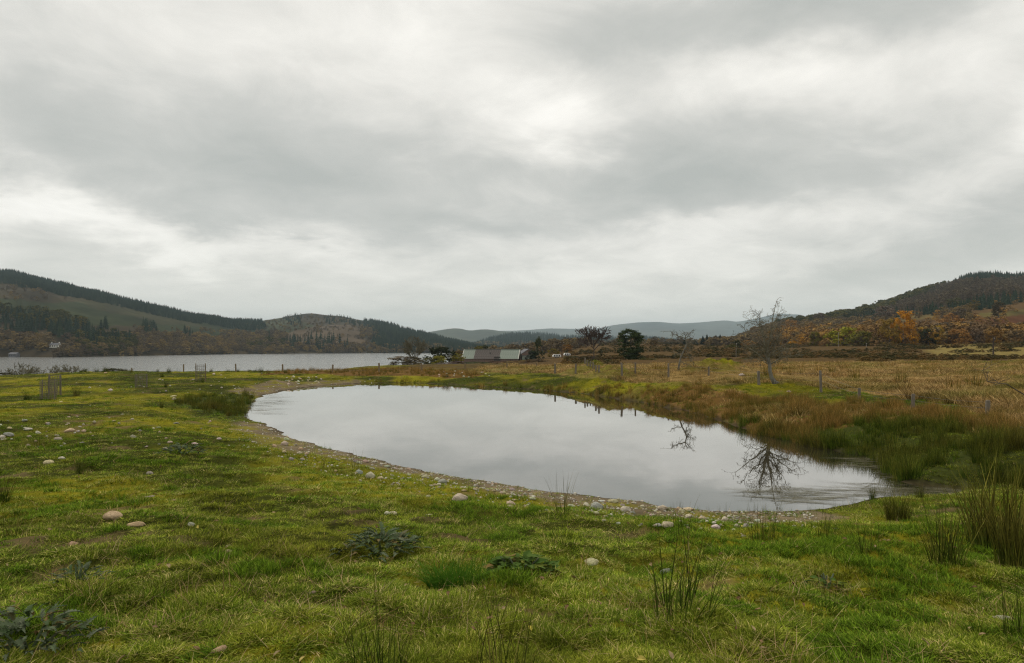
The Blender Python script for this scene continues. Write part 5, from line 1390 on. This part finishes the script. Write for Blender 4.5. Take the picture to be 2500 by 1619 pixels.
for px, py, w in [(68, 1051, 17), (23, 1049, 11), (22, 1066, 22), (5, 1069, 12), (92, 1059, 15), (71, 1068, 11), (150, 1121, 14), (142, 1075, 18), (138, 1065, 11), (205, 1054, 12), (365, 1158, 16), (430, 1034, 11), (388, 1046, 11), (325, 1069, 16), (415, 1082, 12), (403, 1099, 11), (535, 1074, 10), (424, 969, 13), (425, 977, 9), (270, 955, 11), (258, 911, 7), (10, 1075, 12), (60, 1029, 12), (118, 1038, 9)]:
    stone(px, py, w, _sr.choice([CREAM, WHITE, GREY]), 'pale stone lying in the stony turf left of the pond', gl)
for k in range(95):
    z_ = _sr.random()
    if z_ < 0.4: px, py = _sr.gauss(120, 130), _sr.gauss(1055, 25)
    elif z_ < 0.6: px, py = _sr.uniform(250, 560), _sr.uniform(1020, 1100)
    else: px, py = _sr.uniform(180, 760), _sr.uniform(912, 965)
    if px < -60: continue
    stone(px, max(py, 912), _sr.uniform(3.5, 8.5) * (0.75 if py < 960 else 1), _sr.choice([CREAM, WHITE, WHITE, GREY]), 'pale stone lying in the stony turf left of the pond', gl)
for k in range(30):
    stone(_sr.uniform(700, 790), _sr.uniform(922, 940), _sr.uniform(3, 7), _sr.choice([CREAM, WHITE, TANC]), 'small pale stone on the bare far-left pond bank', 'stones on the far-left pond bank')
for k in range(16):
    stone(_sr.uniform(1060, 1200), _sr.uniform(908, 922), _sr.uniform(3, 5), WHITE, 'small white stone in the turf of the far bank', 'stones in the turf of the far bank')
# pebbles nobody could count
rng = np.random.default_rng(3)
M['pebble'] = leaf_mat('pebbles', [(0.0, (0.24, 0.22, 0.19)), (0.5, (0.42, 0.38, 0.30)), (1.0, (0.58, 0.54, 0.46))], rough=0.9)
def peb(i):
    me = STONES[i].copy(); me.materials.clear(); me.materials.append(M['pebble']); return me
C_PEB = proto_collection('pebble_source', [peb(i) for i in (0, 1, 2, 4)])
x, y, z, px, py = log_points(30000, 8, 60, 560, 2000, rng)
sd = pond_sd(x, y); keep = (sd > 0.05) & (sd < 2.6) & (((y < 24) & (x < 5)) | ((y > 38) & (x < -11))) & (rng.random(len(x)) < 0.8 * np.exp(-sd * 0.5)) 
x, y, z = x[keep], y[keep], z[keep]
s_ = rng.uniform(0.015, 0.065, len(x)) * rng.uniform(0.5, 1.2, len(x)) * np.where(y > 30, 2.0, 1.0)
scatter('shore_pebbles', 'small pale pebbles on the bare pond margin', C_PEB, np.stack([x, y, z + s_ * .1], 1), rng.uniform(0, 6.28, len(x)), s_, rng.integers(0, 4, len(x)))

# ------------------------------------------------------------------ rush clumps standing on their own
def clump_mesh(i, n, spread, lean, m_, w=0.006): return blades_mesh('rush_clump%d' % i, n, spread, 0.30, 1.0, w, lean, 0.30, m_, 800 + i, 5)
DENSE = [clump_mesh(i, 130, 0.17, 0.42, M['rush_green'], 0.009) for i in range(3)]
VERY = [clump_mesh(40 + i, 330, 0.26, 0.34, M['rush_dark'], 0.010) for i in range(2)]
SPARSE = [clump_mesh(10 + i, 46, 0.24, 0.42, M['rush_green'], 0.010) for i in range(3)]
THIN = [clump_mesh(20 + i, 12, 0.16, 0.35, M['rush_green'], 0.011) for i in range(3)]
_rr = random.Random(9)
def rush(px, py, hpx, kind, label, group=None, wide=1.0):
    x, y, z = ground_hit(px, min(py, 1618)); 
    if py > 1618: x, y, z = at_dist(px, 3.45 - (py - 1618) * 0.004)
    h = hpx * y / F * (1.0 if kind in 'dx' else 1.25); me = _rr.choice({'d': DENSE, 'x': VERY, 's': SPARSE, 't': THIN}[kind])
    o = obj('rush_clump', me, loc=(x, y, z - 0.01), rz=_rr.uniform(0, 6.28), sc=(h * wide, h * wide, h * 1.05))
    return tag(o, label, 'rushes', group)
for px, py, h, k, w, lb in [
    (195, 1157, 60, 'd', .8, 'dense dark rush clump standing alone near the domed pale stone'), (230, 1084, 40, 's', .8, 'small upright rush clump near the rounded cream stone'), (95, 1092, 46, 's', .8, 'sparse rush clump among the left field stones'),
    (8, 1228, 84, 'd', .9, 'tall rush clump cut by the picture edge on the turf'), (30, 1315, 66, 's', 1.2, 'spreading rush clump left of the largest tan stone'),
    (1370, 1254, 92, 's', .8, 'tall sparse dark rush clump rising from the pond gravel'), (1665, 1322, 100, 't', 1, 'thin upright rush stems by the gravel edge'), (1665, 1492, 175, 's', 1.5, 'big fan-shaped rush clump in the green turf'),
    (1862, 1322, 92, 's', 1, 'wispy rush clump right of the mossy boulder'), (2015, 1316, 66, 's', 1.1, 'short brown-tipped rush clump near the grey slab stone'), (2115, 1352, 88, 's', 1.1, 'olive rush clump beside the dense dark clump'),
    (2190, 1272, 84, 'x', 1.2, 'dense dark green rush clump on the point of turf at the pond corner'), (2310, 1375, 190, 'd', 1.1, 'tall olive rush clump left of the darkest clump'), (2445, 1335, 235, 'x', 1.15, 'darkest and tallest rush clump by the pond channel'),
    (2480, 1385, 190, 'x', .8, 'grassy green rush clump in front of the darkest clump'), (2130, 1219, 48, 'd', .9, 'low rush clump in the shallows of the pond corner'), (2245, 1216, 50, 'd', .9, 'low rush clump between pond channel and turf point'),
    (870, 1152, 62, 't', .9, 'wispy rush clump on the mossy gravel'), (787, 1142, 66, 't', .8, 'thin pale rush stems on the mossy gravel'), (530, 1232, 66, 't', .8, 'few thin rush stems in the turf above the pointed grey stone'),
    (1225, 1660, 250, 's', .9, 'tall brown-tipped rush clump in the nearest turf, right of a sparser one'), (930, 1660, 210, 's', 1.0, 'sparse rush clump in the nearest turf, left of a taller one'), (2162, 1512, 90, 't', .6, 'upright dark rush stems near the lush grass'),
    (2028, 1492, 140, 't', .8, 'dark upright rush stems left of a shorter set'), (2490, 1562, 180, 's', .7, 'reddish leaning rush stems at the grey slab'), (1515, 1348, 84, 't', .9, 'faint thin rush clump above the large cream stone'),
    (165, 1440, 95, 't', .9, 'thin rush stems growing through the low thistle'), (275, 1512, 70, 't', .9, 'short thin rush stems right of the leafy thistle'), (468, 1520, 66, 't', .8, 'few short rush stems in plain turf below the stacked stones'),
    (835, 1262, 72, 't', .4, 'two thin rush stems above the grey leafy thistle'), (395, 997, 26, 'd', .9, 'small rush tuft left of the pondside rush bed'), (68, 976, 26, 'd', 1.6, 'wide dark rush tuft left of the tree guards'), (187, 968, 34, 'd', 1.2, 'bushy rush tuft right of the tree guards'),
    (405, 946, 22, 'd', .9, 'small dark rush tuft below the brow'), (495, 934, 20, 'd', .9, 'rush tuft at the foot of the tall-staked guard'), (395, 922, 16, 'd', 1.4, 'low rush tuft on the brow right of the short-staked guard')]:
    rush(px, py, h, k, lb, None, w)
gb = 'rush tufts fringing the brow above the loch'
for k in range(34):
    px = _rr.choice([_rr.uniform(195, 260), _rr.uniform(300, 440), _rr.uniform(500, 660), _rr.uniform(600, 700)])
    x, y, z = at_dist(px, _rr.uniform(58, 66)); h = _rr.uniform(.35, .75)
    tag(obj('rush_tuft', _rr.choice(DENSE + SPARSE), loc=(x, y, z), rz=_rr.uniform(0, 6.28), sc=(h * 1.3, h * 1.3, h)), 'rush tuft in the fringe along the brow above the loch', 'rushes', gb)
gt = 'thin rush sprigs in the near turf'
for k in range(30):
    px, py = _rr.uniform(20, 2480), _rr.uniform(1300, 1600)
    rush(px, py, _rr.uniform(35, 75), 't', 'thin short rush sprig scattered in the near turf', gt, .7)
ge = 'rush sprigs at the turf edge of the pond'
for k in range(24):
    px = _rr.uniform(1620, 2090); ey = np.interp(px, [1626, 1740, 1900, 2000, 2084], [1236, 1247, 1249, 1245, 1232])
    rush(px, ey + 4, _rr.uniform(16, 34), 't', 'thin rush sprig at the turf edge of the pond', ge, .8)
gw = 'rush tussocks in the rough field'
for px, py in [(1930, 916), (1955, 914), (1998, 910), (2030, 912), (2085, 925), (1600, 905), (1870, 920), (1880, 918), (1905, 905), (2380, 945), (2200, 935), (2060, 905), (2330, 960), (1620, 907)]:
    x, y, z = ground_hit(px, py); h = _rr.uniform(.8, 1.15)
    tag(obj('rush_tussock', _rr.choice(list(C_RUSSET.objects)).data, loc=(x, y, z), rz=_rr.uniform(0, 6.28), sc=h * 1.5), 'russet rush tussock standing in the tan field grass', 'rushes', gw)

# ------------------------------------------------------------------ thistles, nettles, lush tussock
M['thistle'] = leaf_mat('thistle_leaf', [(0.0, (0.056, 0.090, 0.034)), (0.4, (0.092, 0.120, 0.062)), (0.85, (0.140, 0.162, 0.105)), (0.93, (0.15, 0.12, 0.05)), (1.0, (0.20, 0.14, 0.06))])
M['nettle'] = leaf_mat('nettle_leaf', [(0.0, (0.045, 0.085, 0.016)), (0.6, (0.085, 0.130, 0.030)), (0.9, (0.15, 0.17, 0.03)), (1.0, (0.20, 0.13, 0.05))])
def lobed_leaf(i, lobes=7, depth=0.68):
    """thistle leaf, unit long, along +x, arching, with spiny lobes and a folded midrib"""
    r = np.random.default_rng(900 + i); mb = MB(); up, dn, mid = [], [], []
    n = lobes * 2 + 1
    for k in range(n):
        t = k / (n - 1); w = 0.19 * math.sin(math.pi * min(1, t * 0.9 + 0.12)) * (1 if k % 2 else 1 - depth) * r.uniform(.85, 1.15)
        xx = t + (0.045 if k % 2 else 0); zz = 0.42 * t - 0.52 * t * t
        mid.append((t, 0, zz - 0.015)); up.append((xx, w, zz + w * .35)); dn.append((xx, -w, zz + w * .35))
    V = mid + up + dn; fs = []
    for k in range(n - 1): fs += [(k, k + 1, n + k + 1, n + k), (k, 2 * n + k, 2 * n + k + 1, k + 1)]
    mb.add(V, fs); return mb.mesh('thistle_leaf', M['thistle'])
LEAVES = [lobed_leaf(i) for i in range(4)]
def thistle(px, py, wpx, n, label, seed, leafm=None, rise=0.5, spread=0.5, name='thistle', dome=.24):
    x, y, z = ground_hit(px, py); w = wpx * y / F; r = random.Random(seed)
    root = empty(name, (x, y, z - 0.02))
    mb = MB()
    for k in range(4):
        a = r.uniform(0, 6.28); q = r.uniform(.1, .4) * w
        mb.tube([(0, 0, -.03), (q * .4 * math.cos(a), q * .4 * math.sin(a), .05), (q * math.cos(a), q * math.sin(a), .10 + w * .08)], [.012, .01, .006], 5)
    obj('stem', mb.mesh('thistle_stem', M['thistle']), root)
    for k in range(n):
        a = r.uniform(0, 6.28); q = w * 0.46 * math.sqrt(r.random()) * spread * 2 * r.choice((1, 1, 1.25, .8))
        L = w * (r.uniform(.12, .24) if n > 60 else r.uniform(.14, .28))
        o = obj('leaf', r.choice(leafm or LEAVES), root, loc=(q * math.cos(a), q * .8 * math.sin(a), .035 + (w * dome) * max(.05, 1 - (q / (w * .5)) ** 2) * r.uniform(.3, 1)), sc=L)
        o.rotation_euler = (r.uniform(-.4, .4), -r.uniform(-.1, rise), a + r.uniform(-.9, .9))
    return tag(root, label, name.replace('_plant', ''))
thistle(930, 1350, 180, 150, 'wide grey green leafy thistle in the middle of the turf', 1)
thistle(70, 1590, 240, 150, 'large blue grey thistle with broad spiny leaves in the nearest turf', 2, rise=.8, dome=.42)
thistle(445, 1112, 95, 110, 'dark mounded thistle clump beside the white stone', 3)
thistle(190, 1418, 110, 50, 'low pale thistle with rush stems growing through it', 4)
def ovate(i):
    mb = MB(); t = np.linspace(0, 1, 7); w = 0.28 * np.sin(np.pi * t ** .8) * (1 + .15 * (np.arange(7) % 2)); zz = .15 * t - .35 * t * t
    V = [(a, 0, b_ - .02) for a, b_ in zip(t, zz)] + [(a, c, b_ + .04) for a, c, b_ in zip(t, w, zz)] + [(a, -c, b_ + .04) for a, c, b_ in zip(t, w, zz)]
    fs = []
    for k in range(6): fs += [(k, k + 1, 8 + k, 7 + k), (k, 14 + k, 15 + k, k + 1)]
    mb.add(V, fs); return mb.mesh('nettle_leaf', M['nettle'])
NET = [ovate(0)]
thistle(1270, 1400, 150, 130, 'sprawling dark green nettle patch above the near rushes', 6, NET, 0.6, .5, 'nettle_plant')
thistle(2020, 1440, 80, 40, 'low broad-leaved weed left of the dark rush stems', 7, NET, 0.3, .5, 'nettle_plant')
M['lush_t'] = leaf_mat('bright_tussock', [(0.0, (0.055, 0.14, 0.012)), (1.0, (0.055, 0.14, 0.012))], tip=(0.11, 0.20, 0.02), trans=0.25)
x, y, z = ground_hit(1108, 1428)
tag(obj('grass_tussock', blades_mesh('tussock', 420, 0.17, 0.10, 0.24, 0.007, 0.75, 0.9, M['lush_t'], 3, 4), loc=(x, y, z), sc=(1.3, .9, 1)), 'bright green lush grass tussock below the wide thistle', 'grass tuft')

M['litter'] = leaf_mat('dry_leaves', [(0.0, (0.13, 0.08, 0.04)), (0.5, (0.22, 0.14, 0.07)), (0.9, (0.34, 0.26, 0.14)), (1.0, (0.45, 0.38, 0.06))])
def dry(i):
    r = np.random.default_rng(60 + i); mb = MB(); t = np.linspace(0, 1, 5); w = .3 * np.sin(np.pi * t ** .8); zz = .25 * r.random() * np.sin(3 * t) + .1
    V = [(a - .5, 0, b_) for a, b_ in zip(t, zz)] + [(a - .5, c, b_ + .15) for a, c, b_ in zip(t, w, zz)] + [(a - .5, -c, b_ + .1) for a, c, b_ in zip(t, w, zz)]
    mb.add(V, [f for k in range(4) for f in ((k, k + 1, 6 + k, 5 + k), (k, 10 + k, 11 + k, k + 1))]); return mb.mesh('dry_leaf', M['litter'])
C_LIT = proto_collection('litter_source', [dry(i) for i in range(3)])
rng = np.random.default_rng(21); x, y, z, px, py = log_points(450, 2.6, 14, -200, 2700, rng); k = pond_sd(x, y) > 0.6; x, y, z = x[k], y[k], z[k]
scatter('leaf_litter', 'dry brown leaves caught in the turf', C_LIT, np.stack([x, y, z + rng.uniform(.015, .05, len(x))], 1), rng.uniform(0, 6.28, len(x)), rng.uniform(.02, .055, len(x)), rng.integers(0, 3, len(x)), rng.normal(0, .4, (len(x), 2)))

# ------------------------------------------------------------------ weed afloat on the pond
M['weed'] = leaf_mat('floating_weed', [(0.0, (0.07, 0.06, 0.03)), (0.5, (0.13, 0.12, 0.07)), (1.0, (0.20, 0.19, 0.13))], rough=0.5)
def strand(i):
    r = np.random.default_rng(40 + i); mb = MB()
    for k in range(4):
        t = np.linspace(0, 1, 6); a = r.normal(0, .25); yy = r.normal(0, .06) + .12 * r.normal() * t * t + a * t * .3; w = .0055 * (1 - .6 * t)
        o = r.uniform(-.2, .2); V = [(b_ + o, c - d_, 0) for b_, c, d_ in zip(t, yy, w)] + [(b_ + o, c + d_, 0) for b_, c, d_ in zip(t, yy, w)]
        mb.add(V, [(j, j + 1, 7 + j, 6 + j) for j in range(5)])
    return mb.mesh('strand', M['weed'])
C_WEED = proto_collection('weed_source', [strand(i) for i in range(5)])
rng = np.random.default_rng(8)
def weed(px, py): d = EYE * F / (py - HY); return (px - CX) * d / F, d
P = []
for n, poly in [(120, [(1835, 1200), (1890, 1188), (1960, 1188), (2030, 1205), (2035, 1222), (1960, 1232), (1880, 1226)]), (80, [(2030, 1190), (2120, 1180), (2200, 1185), (2230, 1208), (2120, 1214), (2040, 1216)]),
                (80, [(2050, 1118), (2140, 1116), (2175, 1150), (2200, 1180), (2140, 1160), (2090, 1135)]), (70, [(2200, 1190), (2400, 1196), (2400, 1208), (2220, 1210)]),
                (120, [(612, 985), (650, 965), (690, 960), (680, 990), (640, 1012), (612, 1010)]), (50, [(690, 952), (800, 942), (840, 941), (760, 950)])]:
    c = 0
    xs = [p[0] for p in poly]; ys = [p[1] for p in poly]
    while c < n:
        a, b_ = rng.uniform(min(xs), max(xs)), rng.uniform(min(ys), max(ys))
        if in_poly(np.array([a]), np.array([b_]), poly)[0]:
            P.append(weed(a, b_)); c += 1
P = np.array(P); n = len(P)
big = np.where(P[:, 1] > 20, 1.6, 0.95) * rng.uniform(.3, .8, n)
scatter('floating_weed', 'thin brown reed leaves floating in drifts on the pond', C_WEED, np.stack([P[:, 0], P[:, 1], np.full(n, .005) + rng.uniform(0, .003, n)], 1), rng.normal(-.15, .28, n) + np.where(rng.random(n) < .5, 0, math.pi), big, rng.integers(0, 5, n))

# ------------------------------------------------------------------ the air between here and the mountains
hz = bpy.data.materials.new('haze_air'); hz.use_nodes = True
hz.cycles.volume_sampling = 'DISTANCE'; hz.node_tree.nodes.clear(); t = NT(hz.node_tree)
pv = t.new('ShaderNodeVolumePrincipled'); pv.inputs['Color'].default_value = (0.70, 0.88, 1.0, 1); pv.inputs['Density'].default_value = 0.000072; pv.inputs['Anisotropy'].default_value = 0.0
ou = t.new('ShaderNodeOutputMaterial'); t.l.new(pv.outputs[0], ou.inputs['Volume'])
hi = max(float(h['z'].max()) for h in HILLS.values()) + 20
mb = MB(); mb.box((0, 6900, (hi - 12) / 2), (29000, 17000, hi + 12))
o = obj('haze', mb.mesh('haze', hz)); tag(o, 'thin blue haze filling the valley', kind='stuff')
